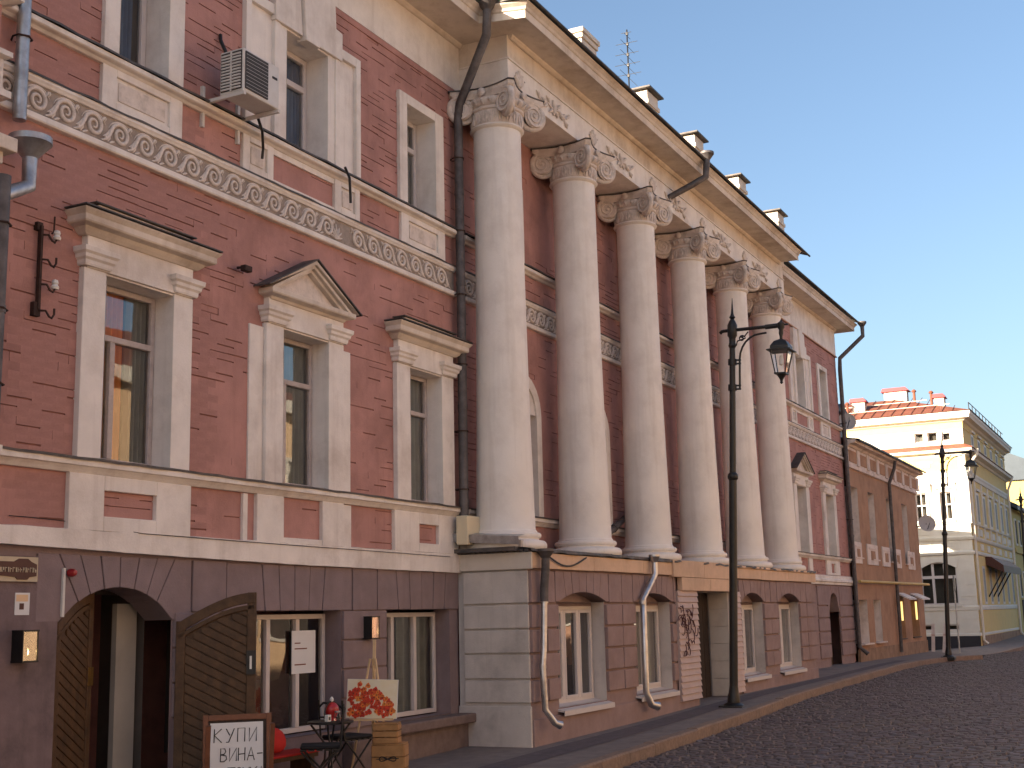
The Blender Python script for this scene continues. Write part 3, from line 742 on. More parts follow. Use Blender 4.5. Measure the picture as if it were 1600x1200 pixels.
# ledge with torn sheet metal
mb = MB(); vs = []; n = 90
for i in range(n + 1):
    xx = PX0 - .10 + (PX1 + .1 - PX0) * i / n; j = random.uniform(-.03, .02); q = random.uniform(-.012, .014)
    vs += [(xx, -.9, 2.50 + q * .3), (xx, PY - .10 + j, 2.468 + q), (xx, PY - .105 + j, 2.435 + q)]
mb.add(vs, [(3 * i + k, 3 * i + 3 + k, 3 * i + 4 + k, 3 * i + 1 + k) for i in range(n) for k in range(2)])
lg = O('ledge', MB().box(PX0 - .04, PX1 + .02, PY - .03, -.0, 2.426, 2.455).box(PX0, PX1, PY + .05, -.002, 2.455, 2.495), 'flashing', PB)
O('flashing', mb, 'flashing', lg)
mb = MB(); vs = []; n = 14     # west edge: crumbling tiles and a rolled gutter
for i in range(n): mb.box(PX0 - .10 - random.uniform(0, .02), PX0 + .02, PY - .06 + i * .078, PY - .06 + i * .078 + .06, 2.432, 2.468 + random.uniform(0, .022))
O('edge_tiles', mb, 'flashing', PB, bevel=.01)
mb = MB(); vs = []
for k_ in range(9):
    yy = -.03 + (PY + .05) * k_ / 8; w_ = random.uniform(-.008, .008); zt_ = 2.70 - .075 * k_ / 8
    vs += [(PX0 - .20 + w_, yy, zt_ - .105), (PX0 - .215 + w_, yy, zt_), (PX0 - .02, yy, zt_ + .03)]
O('edge_sheet', mb.add(vs, [(3 * i_ + k_, 3 * i_ + 3 + k_, 3 * i_ + 4 + k_, 3 * i_ + 1 + k_) for i_ in range(8) for k_ in range(2)]), 'pipe_galv', PB)
O('ledge_bracket', MB().box(PX0 - .19, PX0 + .02, PY + .08, -.03, 2.45, 2.50), 'flashing', PB)
O('ledge_wall', MB().box(PX0 + .02, PX0 + .16, PY + .10, -.01, 2.455, 2.60), 'grey_plaster', PB, bevel=.02)
# door in the portico base
d0 = PY + .42
reveal(21.15, 23.02, -.1, 1.97, PY - .02, d0, 'door_reveal', 'grey_plaster', PB)
O('door', MB().box(21.15, 23.0, d0 - .02, d0 + .04, 0, 1.97), 'wood_door_inner', PB)
for k in range(6): O('door_plank', MB().box(21.17 + k * .3, 21.46 + k * .3, d0 - .04, d0 - .02, .1, 1.95), 'wood_door_inner', PB, bevel=.006)
for (a, b, zb) in ((20.18, 21.14, .2), (23.04, 23.57, .16)):
    n = int((1.985 - zb) / .098); h = (1.985 - zb) / n
    pn = O('siding_panel', MB().box(a, b, PY - .05, PY - .012, zb, 1.975), 'siding_pink', PB)
    for k in range(n):
        O('siding_board', MB().prism([(PY - .052, zb + k * h + .002), (PY - .078, zb + k * h + .006), (PY - .056, zb + (k + 1) * h - .004), (PY - .052, zb + (k + 1) * h - .004)], a - .004, b + .004, 'x'), 'siding_pink', pn)
for k in range(6): O('reveal_board', MB().box(22.985, 23.012, PY - .0, d0 - .05, .12 + k * .31, .12 + (k + 1) * .31 - .008), 'cream_board', PB, bevel=.004)
# graffiti scrawl on the siding (illegible strokes)
mb = MB(); gx = 20.62
for i in range(40):
    x_, z_ = gx + random.uniform(-.38, .34), random.uniform(.80, 1.66); a = random.uniform(-1.2, 1.9); L = random.uniform(.08, .24)
    pts = [(x_ + L * t * math.cos(a + 1.6 * t), PY - .082, z_ + L * t * math.sin(a + 1.6 * t)) for t in np.linspace(0, 1, 6)]
    mb.tube(pts, .007, 4)
tag(O('graffiti_tag', mb, 'graffiti'), 'dark red scrawled graffiti on the pink siding beside the doorway', 'graffiti')

# ---- columns
COLY = -.52
CXS = [15.24, 17.84, 20.47, 23.2, 25.95, 28.62]
def shaft_prof():
    out = []
    for i in range(25):
        t = i / 24; r = .335 + .063 * (1 - t) ** 2.3
        out.append((r, .275 + t * 5.565))
    return [(.42, .225), (.42, .245), (.408, .26)] + out + [(.345, 5.845), (.372, 5.855), (.385, 5.875), (.372, 5.895), (.35, 5.90)]
Z0C = 2.50
def torus_prof(r, h, z, n=7): return [(r + h * .5 * math.sin(math.pi * i / n) * .9, z + h * (.5 - .5 * math.cos(math.pi * i / n))) for i in range(n + 1)]
col_mesh = MB().lathe((0, 0, 0), shaft_prof(), 48).mesh('column', True)
base_mesh = MB().lathe((0, 0, 0), [(.40, -.02)] + torus_prof(.485, .135, -.01) + [(.45, .13), (.435, .145), (.44, .155)] + torus_prof(.438, .075, .155) + [(.40, .235)], 48).mesh('base', True)
neck = MB().lathe((0, 0, 0), [(.345, 5.895), (.352, 5.93), (.372, 6.08), (.36, 6.10)], 40)
for k in range(20):      # leaf relief on the necking
    a = 2 * math.pi * k / 20
    x_, y_ = .360 * math.cos(a), .360 * math.sin(a)
    t = (-math.sin(a), math.cos(a))
    for sgn in (-1, 1):
        neck.tube([(x_ + t[0] * .012 * sgn, y_ + t[1] * .012 * sgn, 5.92), (x_ * 1.015 + t[0] * .03 * sgn, y_ * 1.015 + t[1] * .03 * sgn, 6.0), (x_ * 1.04 + t[0] * .008 * sgn, y_ * 1.04 + t[1] * .008 * sgn, 6.075)], [.008, .016, .006], 5)
neck_mesh = neck.mesh('necking', True, 60)
ech = MB().lathe((0, 0, 0), [(.36, 6.09)] + torus_prof(.37, .05, 6.10) + [(.365, 6.15), (.40, 6.17), (.44, 6.22), (.43, 6.26), (.36, 6.27)], 40)
for k in range(24):
    a = 2 * math.pi * k / 24
    ech.tube([(.40 * math.cos(a), .40 * math.sin(a), 6.17), (.452 * math.cos(a), .452 * math.sin(a), 6.21), (.43 * math.cos(a), .43 * math.sin(a), 6.25)], [.012, .026, .012], 6)
ech_mesh = ech.mesh('echinus', True, 60)
def abacus_mesh():
    mb = MB(); pts = []
    for q in range(4):
        a0 = R(45 + 90 * q); a1 = R(135 + 90 * q)
        c0 = Vector((math.cos(a0), math.sin(a0))) * .735; c1 = Vector((math.cos(a1), math.sin(a1))) * .735
        tdir = (c1 - c0).normalized(); inn = Vector((-tdir.y, tdir.x))
        if inn.dot(-(c0 + c1)) < 0: inn = -inn
        for i in range(9):
            t = .06 + .88 * i / 8
            p = c0 + (c1 - c0) * t + inn * .115 * math.sin(math.pi * i / 8); pts.append((p.x, p.y))
    m = len(pts); lv = [(.90, 6.27), (.93, 6.29), (.94, 6.315), (.985, 6.335), (1.0, 6.35), (1.0, 6.39)]
    vs = [(x * s, y * s, z) for s, z in lv for x, y in pts]
    fs = [(k * m + i, k * m + (i + 1) % m, (k + 1) * m + (i + 1) % m, (k + 1) * m + i) for k in range(len(lv) - 1) for i in range(m)]
    fs += [tuple(range(m))[::-1], tuple(range((len(lv) - 1) * m, len(lv) * m))]
    mb.add(vs, fs)
    return mb, pts
ab, abpts = abacus_mesh()
for q in range(4):       # flower in the middle of each side
    a = R(90 * q); mb_ = MB().lathe((0, 0, 0), [(.0, -.03), (.055, -.02), (.062, 0), (.04, .02), (0, .03)], 10, cap=False)
    mb_.xf(Matrix.Translation((.45 * math.cos(a), .45 * math.sin(a), 6.33)) @ Matrix.Rotation(a, 4, 'Z') @ Matrix.Rotation(R(90), 4, 'Y')); ab.merge(mb_)
ab_mesh = ab.mesh('abacus', True, 40)
flash_mesh = MB().prism([(x * 1.03, y * 1.03) for x, y in abpts], 6.391, 6.409, 'z').mesh('flashing')
def volute_mesh():
    """corner volute of the angular Ionic capital, disc lying in the vertical diagonal plane (local x outwards)"""
    mb = MB(); rr = .178
    for sg in (-1, 1):
        T_ = Matrix.Translation((.06, 0, 0)) @ Matrix.Rotation(R(-sg * 22), 4, 'Z') @ Matrix.Translation((-.06, sg * .035, 0))
        disc = MB().lathe((0, 0, 0), [(0, -.02), (rr * .9, -.02), (rr * .95, 0), (rr * .9, .012), (0, .012)], 28, cap=False).xf(Matrix.Rotation(R(90), 4, 'X'))
        pts = []; rad = []
        for i in range(64):
            t = i / 63; a = R(90) - t * R(900); r = rr * (1 - .90 * t)
            pts.append((r * math.cos(a), sg * .018, r * math.sin(a))); rad.append(.023 * (1 - .55 * t))
        disc.tube(pts, rad, 6)
        eye = MB().lathe((0, 0, 0), [(0, -.02), (.024, -.015), (.028, 0), (.024, .015), (0, .02)], 10, cap=False); eye.xf(Matrix.Translation((0, sg * .02, 0)) @ Matrix.Rotation(R(90), 4, 'X')); disc.merge(eye)
        mb.merge(disc.xf(T_))
    # rim and the scroll band running back under the abacus
    mb.tube([(rr * .97 * math.cos(R(t)), 0, rr * .97 * math.sin(R(t))) for t in range(90, -181, -15)], .047, 8)
    for sg in (-1, 1):
        mb.tube([(0, sg * .03, rr * .93), (-.12, sg * .075, rr * 1.0), (-.25, sg * .19, rr * .78), (-.33, sg * .27, rr * .62)], [.035, .034, .036, .03], 7)
    return mb.mesh('volute', True, 60)
vol_mesh = volute_mesh()
first = None
for cx in CXS:
    if first is None:
        c = link('column', col_mesh, 'white_column', PB); c.location = (cx, COLY, Z0C - .022)
        b_ = link('base', base_mesh, 'white_column', c); b_.location = (0, 0, .0)
        link('necking', neck_mesh, 'stucco_carving', c); link('echinus', ech_mesh, 'stucco_carving', c); link('abacus', ab_mesh, 'stucco_carving', c); link('flashing', flash_mesh, 'flashing', c)
        for q in range(4):
            v = link('volute', vol_mesh, 'stucco_carving', c); a = R(45 + 90 * q); v.location = (.52 * math.cos(a), .52 * math.sin(a), 6.15); v.rotation_euler = (0, 0, a)
        first = c
    else:
        c = dup(first, PB); c.location = (cx, COLY, Z0C - .022); c.matrix_parent_inverse = first.matrix_parent_inverse

# ---- entablature, cornice, roof
EY = -.82; EX0, EX1 = 15.04, 29.26
Z_ARCH = 8.90
O('architrave', MB().box(EX0, EX1, EY, .0, Z_ARCH, 9.33), 'white_trim', PB, bevel=.006)
O('architrave_band', MB().box(EX0 - .012, EX1 + .012, EY - .022, .0, 9.33, 9.352), 'white_trim', PB)
O('frieze_band', MB().box(EX0 + .004, EX1 - .004, EY - .004 + .01, .0, 9.352, 9.72), 'cornice_white', PB)
def cprof(out, zs):   # bed mould, soffit, fascia, cyma
    return [(0, zs - .05), (.03, zs - .045), (.06, zs - .02), (.07, zs), (out - .02, zs - .012), (out - .02, zs - .025), (out, zs - .025), (out, zs + .085), (out + .018, zs + .095), (out + .035, zs + .13), (out + .075, zs + .165), (out + .085, zs + .185), (out + .02, zs + .20), (-.1, zs + .23)]
O('wing_frieze', MB().box(XL, EX0, -.035, .002, Z_TOP, 9.68), 'white_trim', PB); O('wing_frieze', MB().box(EX1, XR, -.035, .002, Z_TOP + .06, 9.85), 'white_trim', PB)
O('wing_frieze', MB().sweep([(EX1, -.035), (XR, -.035), (XR, .9)], [(0, 9.0), (.03, 9.0), (.03, 9.03), (0, 9.035)]), 'far_red', PB)
O('brick_cove', MB().box(XL, EX0, -.028, .002, 8.90, 8.978), 'pink_paint', PB)
cp = [cprof(.62, 9.70)] * 2 + [cprof(.48, 9.69)] * 2
path = [(XL, -.035), (EX0 + .1, -.035), (EX0 + .1, EY), (EX1 - .36, EY)]
cornice = O('cornice', MB().sweep(path, cp), 'cornice_white', PB, bevel=.004)
O('cornice', MB().sweep([(EX1 - .36, EY), (EX1 - .36, -.3)], cprof(.46, 9.69)), 'cornice_white', PB)
O('cornice', MB().sweep([(EX1 - .4, -.035), (XR, -.035), (XR, 3.0)], [cprof(.50, 9.80), cprof(.50, 9.86), cprof(.50, 9.86)]), 'cornice_white', PB, bevel=.004)
def roof(eave, ridge_y, rise, x0, x1, z, name='roof', mat='roof_brown'):
    mb = MB(); vs = []
    n = int((x1 - x0) / .5)
    for i in range(n + 1):
        xx = x0 + (x1 - x0) * i / n; j = random.uniform(-.012, .012)
        vs += [(xx, eave + j, z - .03 + j * .5), (xx, eave + j, z + j * .5), (xx, ridge_y, z + rise)]
    mb.add(vs, [(3 * i + k, 3 * i + 3 + k, 3 * i + 4 + k, 3 * i + 1 + k) for i in range(n) for k in range(2)])
    return O(name, mb, mat, PB)
roof(EY - .60, 5.5, 2.5, EX0 - .53, EX1 + .20, 9.90); roof(-.76, 5.5, 2.35, XL, EX0 - .5, 9.93, mat='roof_metal'); roof(-.66, 5.5, 2.2, EX1 + .15, XR + .62, 10.10)
re = MB(); re.add([(EX0 - .53, EY - .6, 9.89), (EX0 - .53, -.7, 9.90), (EX0 - .53, 5.5, 12.4)], [(0, 1, 2)])
O('roof', re, 'roof_metal', PB)
O('roof_edge', MB().tube([(EX0 - .54, EY - .61, 9.895), (EX1 + .22, EY - .61, 9.895)], .022, 6).tube([(EX1 + .15, -.67, 10.09), (XR + .63, -.67, 10.10)], .022, 6).tube([(EX0 - .54, EY - .61, 9.895), (EX0 - .54, -.72, 9.90)], .018, 6), 'flashing', PB)
O('roof_cheek', MB().prism([(EY - .5, 9.90), (-.55, 9.90), (-.45, 10.25), (EY - .3, 10.12)], EX0 - .50, EX0 - .47, 'x'), 'roof_metal', PB)
# stucco ornaments on the architrave: acanthus over each column, spray between
def acanthus():
    mb = MB()
    for k in range(-2, 3):
        a = R(90 + k * 20); L = .27 - .035 * abs(k)
        mb.tube([(0, 0, 0), (.5 * L * math.cos(a), -.022, .55 * L * math.sin(a)), (L * math.cos(a) * 1.0, -.010, L * math.sin(a)), (L * math.cos(a) * 1.1, -.035, L * math.sin(a) * .93)], [.022, .032, .02, .008], 6)
    mb.tube([(.0, -.02, .02), (.06, -.03, .1), (.1, -.02, .16)], [.02, .025, .01], 6)
    return mb.mesh('ornament', True, 70)
def spray():
    mb = MB()
    for sg in (-1, 1):
        for i in range(6):
            x_ = sg * (.05 + .085 * i); z_ = .12 + .05 * math.sin(i * 1.3)
            mb.tube([(x_, 0, z_), (x_ + sg * .05, -.025, z_ + (.06 if i % 2 else -.06)), (x_ + sg * .10, -.006, z_ + (.09 if i % 2 else -.09))], [.014, .03, .006], 6)
        mb.tube([(sg * .02, -.01, .12), (sg * .2, -.016, .15), (sg * .38, -.016, .09), (sg * .5, -.01, .16)], .014, 6)
    mb.tube([(0, -.01, .02), (0, -.03, .14), (0, -.01, .27)], [.015, .04, .012], 7)
    return mb.mesh('ornament', True, 70)
am, sm = acanthus(), spray()
arch_o = PB
for i, cx in enumerate(CXS):
    o = link('ornament', am, 'stucco_carving', PB); o.location = (cx + .12, EY - .004, 8.99); o.matrix_parent_inverse = first.matrix_parent_inverse
    if i < 5:
        o = link('ornament', sm, 'stucco_carving', PB); o.location = ((cx + CXS[i + 1]) / 2 - .05, EY - .004, 8.965); o.matrix_parent_inverse = first.matrix_parent_inverse
# ---- chimneys
def chimney(x0, x1, y0, y1, z1, cap):
    c = O('chimney', MB().box(x0, x1, y0, y1, 9.6, z1), 'chimney_white', PB, bevel=.01)
    for k in range(1 if cap else 3): O('corbel', MB().box(x0 - .03 - .028 * k, x1 + .03 + .028 * k, y0 - .03 - .028 * k, y1 + .03 + .028 * k, z1 - .30 + .10 * k, z1 - .21 + .10 * k), 'chimney_white', c, bevel=.008)
    if cap: O('cap', MB().box(x0 - .10, x1 + .10, y0 - .10, y1 + .10, z1 + .015, z1 + .05), 'flashing', c)
for k, (xa, zt, cap) in enumerate(((20.25, 12.25, 0), (23.6, 12.2, 1), (26.55, 12.22, 1), (29.85, 12.22, 1), (33.4, 12.3, 1))):
    chimney(xa, xa + .62, .3, .72, zt + (.10 if cap else 0), cap)
# ---- basement of the west wing
GA, GB_ = 8.0, 9.40                       # gateway
WA, WB = (10.56, 12.16), (13.10, 14.60)
bh = [(GA, GB_, -.3, 1.98), (*WA, .42, 1.735), (*WB, .42, 1.735)]
O('basement_wall', wall_sheet(MB(), XL, PX0, -.4, 2.36, .012, bh), 'mauve_plaster', PB)
arch_head(GA, GB_, 1.66, 1.955, 2.235, -.012, .34, 8, .25, 'mauve_plaster')
def vrow(x0, x1, xs, z0=1.735, z1=2.21, y0=-.014, y1=.2, lean=None):
    pts = [x0] + list(xs) + [x1]
    for a, b in zip(pts, pts[1:]):
        l0 = l1 = 0
        if lean: l0, l1 = (a - lean) * .10, (b - lean) * .10
        g = .006
        if a == x0: l0 = 0
        if b == x1: l1 = 0
        O('voussoir', MB().prism([(a + g - l0, z0 + random.uniform(-.004, .002)), (b - g - l1, z0), (b - g, z1), (a + g, z1)], y0 + random.uniform(-.004, .004), y1), 'mauve_plaster', PB, bevel=.006)
vrow(9.66, 10.16, (), 1.735, 2.22)
vrow(10.16, 12.36, (10.72, 11.0, 11.28, 11.56, 11.84), lean=11.3)
vrow(12.37, 12.88, ()); vrow(12.89, 14.82, (13.3, 13.6, 13.9, 14.2, 14.5), lean=13.85)
for (x0, x1) in ((9.42, 10.54), (12.18, 13.08)):
    for z0, z1 in ((.42, .76), (.76, 1.08), (1.08, 1.40), (1.40, 1.73)):
        if x0 < 10 and z0 < .7: continue
        O('block', MB().box(x0 + .006, x1 - .006, -.02 + random.uniform(-.004, .004), .014, z0 + .009, z1 - .009), 'mauve_plaster', PB, bevel=.008)
O('plaster_patch', MB().box(XL, GA - .01, -.01, .013, -.3, 2.2), 'dark_plaster', PB)
for (a, b), mu in ((WA, (.33, .66)), (WB, (.28, .64))):
    reveal(a, b, .42, 1.735, -.0, .24, 'reveal', 'mauve_plaster', PB)
    window(PB, a + .02, b - .02, .44, 1.70, .2, None, mu, mat='frame_white', fw=.055, depth=1.6, curt=() if a < 12 else ((.45, 1, 'curtain_grey'),))
O('stone_sill', MB().box(13.0, 14.9, -.26, .012, .30, .415), 'stone_sill', PB, bevel=.02)
O('stone_plinth', MB().box(12.2, 14.86, -.14, .012, -.3, .298), 'stone_sill', PB, bevel=.015)
# gateway passage and leaves
mb = MB(); y0, y1 = .34, 2.6
mb.add([(GA, y0, -.3), (GB_, y0, -.3), (GB_, y1, -.3), (GA, y1, -.3), (GA, y0, 2.0), (GB_, y0, 2.0), (GB_, y1, 2.0), (GA, y1, 2.0)], [(0, 1, 2, 3), (7, 6, 5, 4), (1, 5, 6, 2), (3, 7, 4, 0), (2, 6, 7, 3)])
O('passage', mb, 'interior_dark', PB)
O('passage_wall', MB().box(9.10, 9.36, .40, .46, -.3, 1.82), 'interior_grey', PB); O('passage_wall', MB().box(8.86, 9.12, .72, .78, -.3, 1.72), 'interior_grey', PB)
O('arch_soffit', MB().box(GA - .05, GB_ + .05, .32, .36, 1.9, 2.1), 'wood_door_inner', PB)
def gate_leaf(w, hinge_z, free_z, zb=-.08):
    """leaf with its hinge at local x=0, free edge at local x=w, outer boards on -y; arched top"""
    top = lambda x: hinge_z + (free_z - hinge_z) * math.sin(min(1, x / w) * math.pi / 2)
    st = .085
    fr = MB()
    fr.box(0, st, -.03, .03, zb, top(st * .5)); fr.box(w - st, w, -.03, .03, zb, top(w)); fr.box(st, w - st, -.028, .028, zb, zb + .14)
    n = 14
    for a, b in ((0.0, .10), (.115, .16)):
        up = [(x, top(x) - a) for x in np.linspace(st * .2, w - st * .2, n)]; lo = [(x, top(x) - b) for x in np.linspace(st * .2, w - st * .2, n)][::-1]
        fr.prism(up + lo, -.036 if a == 0 else -.03, .029)
    f = O('gate_leaf', fr, 'wood_dark', PB, bevel=.005)
    O('leaf_back', MB().prism([(x, top(x) - .13) for x in np.linspace(st * .5, w - st * .5, 10)] + [(w - st * .5, zb + .1), (st * .5, zb + .1)], .0, .02), 'wood_dark', f)
    # diagonal boards, falling to the free edge
    p = .088; c = zb - .5
    while c < free_z + .6:
        def zl(x, cc): return cc - .52 * x + .3
        poly = []
        xs = np.linspace(st, w - st, 9)
        hi = [(x, min(zl(x, c + p - .010), top(x) - .165)) for x in xs]; lo = [(x, max(min(zl(x, c), top(x) - .166), zb + .14)) for x in xs]
        ok = [(h, l) for h, l in zip(hi, lo) if h[1] - l[1] > .004]
        if len(ok) > 1:
            O('board', MB().prism([h for h, l in ok] + [l for h, l in ok][::-1], -.02, .002), 'wood_dark', f, bevel=.005)
        c += p
    return f, top
g1, _ = gate_leaf(.74, 1.62, 1.90)
ang = math.atan2(-.60, .40)
mloc = Matrix.Translation((GB_ + .04, -.02, 0)) @ Matrix.Rotation(ang, 4, 'Z') @ Matrix.Scale(-1, 4, (0, 1, 0))
# the inner (boarded) face looks west when the leaf stands open
for me_o in (g1,): me_o.matrix_basis = Matrix.Translation((GB_ + .04, -.02, 0)) @ Matrix.Rotation(ang, 4, 'Z'); me_o.matrix_parent_inverse = first.matrix_parent_inverse
O('lock_plate', MB().box(.655, .74, -.05, -.03, 1.14, 1.36), 'iron_black', g1); O('lock_label', MB().box(.685, .705, -.053, -.05, 1.19, 1.31), 'ceramic_white', g1)
g2, _ = gate_leaf(.70, 1.64, 1.93)
g2.matrix_basis = Matrix.Translation((GA + .015, .06, 0)) @ Matrix.Rotation(R(20), 4, 'Z'); g2.matrix_parent_inverse = first.matrix_parent_inverse
O('lock_plate', MB().box(.62, .685, -.05, -.03, 1.1, 1.26), 'brass', g2)
# ---- basement of the east wing
O('basement_wall', wall_sheet(MB(), PX1, XR, -.3, 2.40, .012, [(34.9, 36.1, -.3, 2.07)]), 'rose_plaster', PB)
arch_head(34.9, 36.1, 1.55, 2.06, 2.26, -.02, .3, 7, .12)
for x0, x1 in ((33.7, 34.88), (36.12, XR)):
    for z0, z1 in ((.35, .72), (.72, 1.05), (1.05, 1.4), (1.4, 1.72), (1.72, 2.26)):
        O('block', MB().box(x0 + .012, x1 - .012, -.035, .014, z0 + .016, z1 - .016), 'rose_plaster', PB, bevel=.01)
for k, x0 in enumerate((29.25, 30.7, 32.2)): O('block', MB().box(x0 + .01, x0 + 1.44, -.02, .014, .3, 2.2), 'rose_plaster', PB)
O('door', MB().box(34.9, 36.1, .28, .33, -.1, 2.0), 'wood_dark', PB)
dd = PB
for k in range(2): O('door_leaf', MB().box(34.94 + k * .58, 35.48 + k * .58, .25, .279, .1, 1.5), 'wood_dark', PB, bevel=.01)
O('fanlight', MB().box(34.98, 36.02, .262, .274, 1.02, 1.9), 'glass', PB)
# ---- drain pipes
def pipe(pts, r, mat, name='downpipe', par=PB, joints=True, n=14):
    o = O(name, MB().tube(pts, r, n), mat, par, True, ang=60)
    if joints:
        P = [Vector(p) for p in pts]
        for a, b in zip(P, P[1:]):
            L = (b - a).length; d = (b - a).normalized(); k = 1.1
            while k < L - .2:
                q = a + d * k
                O('joint', MB().tube([q - d * .03, q + d * .03], r * 1.10, n), mat, o, True, ang=60)
                k += 1.25 + random.uniform(-.1, .1)
            if L > 1.5 and abs(d.z) > .9:
                for t in (.2, .55, .85):
                    q = a + d * L * t
                    O('bracket', MB().tube([q + Vector((.0, r * 1.2 + .08, 0)), q + Vector((-r * 1.25, .04, 0)), q + Vector((-r * 1.25, -.03, 0)), q + Vector((0, -r * 1.25, 0)), q + Vector((r * 1.25, -.03, 0)), q + Vector((r * 1.25, .04, 0)), q + Vector((0, r * 1.2 + .085, 0))], .009, 5), 'iron_rust', o)
    return o
def hopper(x, y, z, r, h, mat, par):
    return O('hopper', MB().lathe((x, y, z), [(.05, 0), (.06, .02), (r, h * .72), (r * 1.04, h * .74), (r * 1.04, h), (r * .98, h), (r * .9, h * .8)], 20, False), mat, par, True, ang=35)
p1 = pipe([(14.46, -.82, 9.84), (14.46, -.80, 9.45), (14.80, -.17, 8.70), (14.80, -.14, 8.5), (14.80, -.14, 5.5), (14.78, -.14, 2.9)], .062, 'pipe_dark')
hopper(14.46, -.82, 9.78, .15, .2, 'pipe_dark', p1)
p2 = pipe([(21.86, -1.46, 9.9), (21.86, -1.42, 9.56), (21.72, -1.2, 9.4), (20.9, -.1, 8.62), (20.9, -.1, 3.4), (18.7, -.2, 2.62)], .062, 'pipe_dark')
hopper(21.86, -1.46, 9.86, .13, .16, 'pipe_dark', p2)
p3 = pipe([(29.15, -.55, 9.72), (29.15, -.5, 9.5), (29.6, -.12, 9.1), (29.6, -.12, 2.6)], .062, 'pipe_dark')
p4 = pipe([(38.2, -.78, 10.0), (38.2, -.78, 9.66), (37.66, -.17, 8.95), (37.66, -.15, 8.6), (37.66, -.15, .55), (37.75, -.35, .35)], .062, 'pipe_dark')
hopper(38.2, -.78, 9.92, .13, .17, 'pipe_dark', p4)
p5 = pipe([(15.0, PY - .17, 2.36), (15.02, PY - .155, 2.2), (15.04, PY - .12, 1.98), (15.04, PY - .115, 1.8)], .056, 'pipe_dark', joints=False)
hopper(15.0, PY - .17, 2.34, .115, .13, 'pipe_dark', p5)
O('lower_pipe', MB().tube([(15.04, PY - .115, 1.86), (15.0, PY - .11, 1.2), (14.95, PY - .11, .98), (14.97, PY - .12, .45), (15.08, PY - .2, .28), (15.15, PY - .25, .25)], [.042, .042, .042, .042, .044, .056], 12), 'pipe_bright', p5, True, ang=60)
O('lower_joint', MB().tube([(15.04, PY - .115, 1.88), (15.04, PY - .115, 1.78)], .052, 12).tube([(14.95, PY - .11, 1.0), (14.95, PY - .11, .96)], .048, 12), 'pipe_bright', p5, True)
p6 = pipe([(18.93, PY - .16, 2.42), (18.93, PY - .16, 2.22), (18.75, PY - .12, 2.02), (18.5, PY - .11, 1.84), (18.48, PY - .11, .45), (18.55, PY - .16, .27), (18.66, PY - .22, .24)], [.05, .05, .05, .05, .05, .055, .068], 'pipe_bright', joints=False)
O('joint', MB().tube([(18.485, PY - .11, 1.82), (18.485, PY - .11, 1.76)], .058, 12).tube([(18.48, PY - .11, 1.06), (18.48, PY - .11, 1.02)], .057, 12), 'pipe_bright', p6, True)
hopper(18.93, PY - .16, 2.40, .085, .12, 'pipe_bright', p6)
p7 = pipe([(7.24, -.13, 9.6), (7.24, -.13, 6.05), (7.24, -.13, 5.84)], .058, 'pipe_galv')
p8 = pipe([(7.22, -.30, 5.46), (7.22, -.30, 5.22), (6.98, -.30, 5.08), (6.6, -.4, 4.95)], .062, 'pipe_galv', joints=False)
hopper(7.22, -.30, 5.44, .17, .20, 'pipe_galv', p8)
pipe([(6.90, -.36, 5.2), (6.90, -.36, 3.2)], .07, 'pipe_dark')

# ---- projecting west bay at the edge of the picture
WBY = -.16
XBW = 6.98
wbay = O('west_bay', MB().box(-14.0, XBW, WBY, 11.0, -.6, 9.0), 'pink_paint', PB)
O('west_bay_base', MB().box(-14.0, XBW, WBY - .02, WBY - .001, -.5, 2.2), 'mauve_plaster', wbay)
for pr in ([(0, 5.93), (.075, 5.94), (.075, 6.0), (0, 6.01)], [(0, 6.275), (.075, 6.3), (.075, 6.345), (0, 6.36)], [(0, 6.765), (.075, 6.79), (.125, 6.81), (.125, 6.855), (0, 6.87)], [(0, 2.93), (.10, 2.985), (.12, 2.99), (.12, 3.045), (0, 3.05)]):
    O('string_course', MB().sweep([(-14, WBY), (XBW, WBY), (XBW, -.01)], pr), 'white_trim', wbay)
O('bay_frieze', MB().box(5.0, XBW + .02, WBY - .03, -.02, 6.01, 6.275), 'stucco_carving', wbay)
O('bay_cornice', MB().sweep([(-14, WBY), (XBW, WBY), (XBW, 0.0)], cprof(.6, 9.70)), 'cornice_white', wbay)
for k, (o_, z_) in enumerate(((.06, 5.02), (.12, 5.16), (.2, 5.3), (.28, 5.4))):
    O('hood_moulding', MB().box(5.2, 6.72 + o_ * .9, WBY - o_, WBY - .002, z_, z_ + .12), 'cornice_white', wbay, bevel=.01)
O('bay_roof', MB().prism([(WBY - .7, 9.9), (5.5, 12.2), (11.5, 9.7)], -14.0, XBW, 'x'), 'roof_metal', wbay)

# ================================================================== things fixed to the pink building
ac = thing('air_conditioner', 'white outdoor air conditioner unit on a steel bracket beneath the upper floor', 'air conditioner', (9.9, -.45, 6.86), world=True)
O('casing', MB().box(9.63, 10.22, -.56, -.26, 6.90, 7.37), 'plastic_white', ac, bevel=.015)
O('front_grille', MB().box(9.66, 10.02, -.572, -.558, 6.94, 7.34), 'grille_dark', ac)
fan = MB()
for k in range(10): fan.box(9.665, 10.015, -.576, -.573, 6.955 + k * .039, 6.9575 + k * .039)
O('grille_bars', fan, 'plastic_white', ac)
cf = MB()
for k in range(12): cf.box(9.612, 9.632, -.535, -.29, 6.94 + k * .033, 6.957 + k * .033)
cf.box(9.610, 9.634, -.42, -.405, 6.92, 7.35)
O('side_louvre', MB().box(9.622, 9.631, -.545, -.28, 6.93, 7.345), 'grille_dark', ac); O('louvre_slat', cf, 'plastic_white', ac)
O('maker_badge', MB().box(10.10, 10.18, -.565, -.5595, 7.21, 7.235), 'ink', ac)
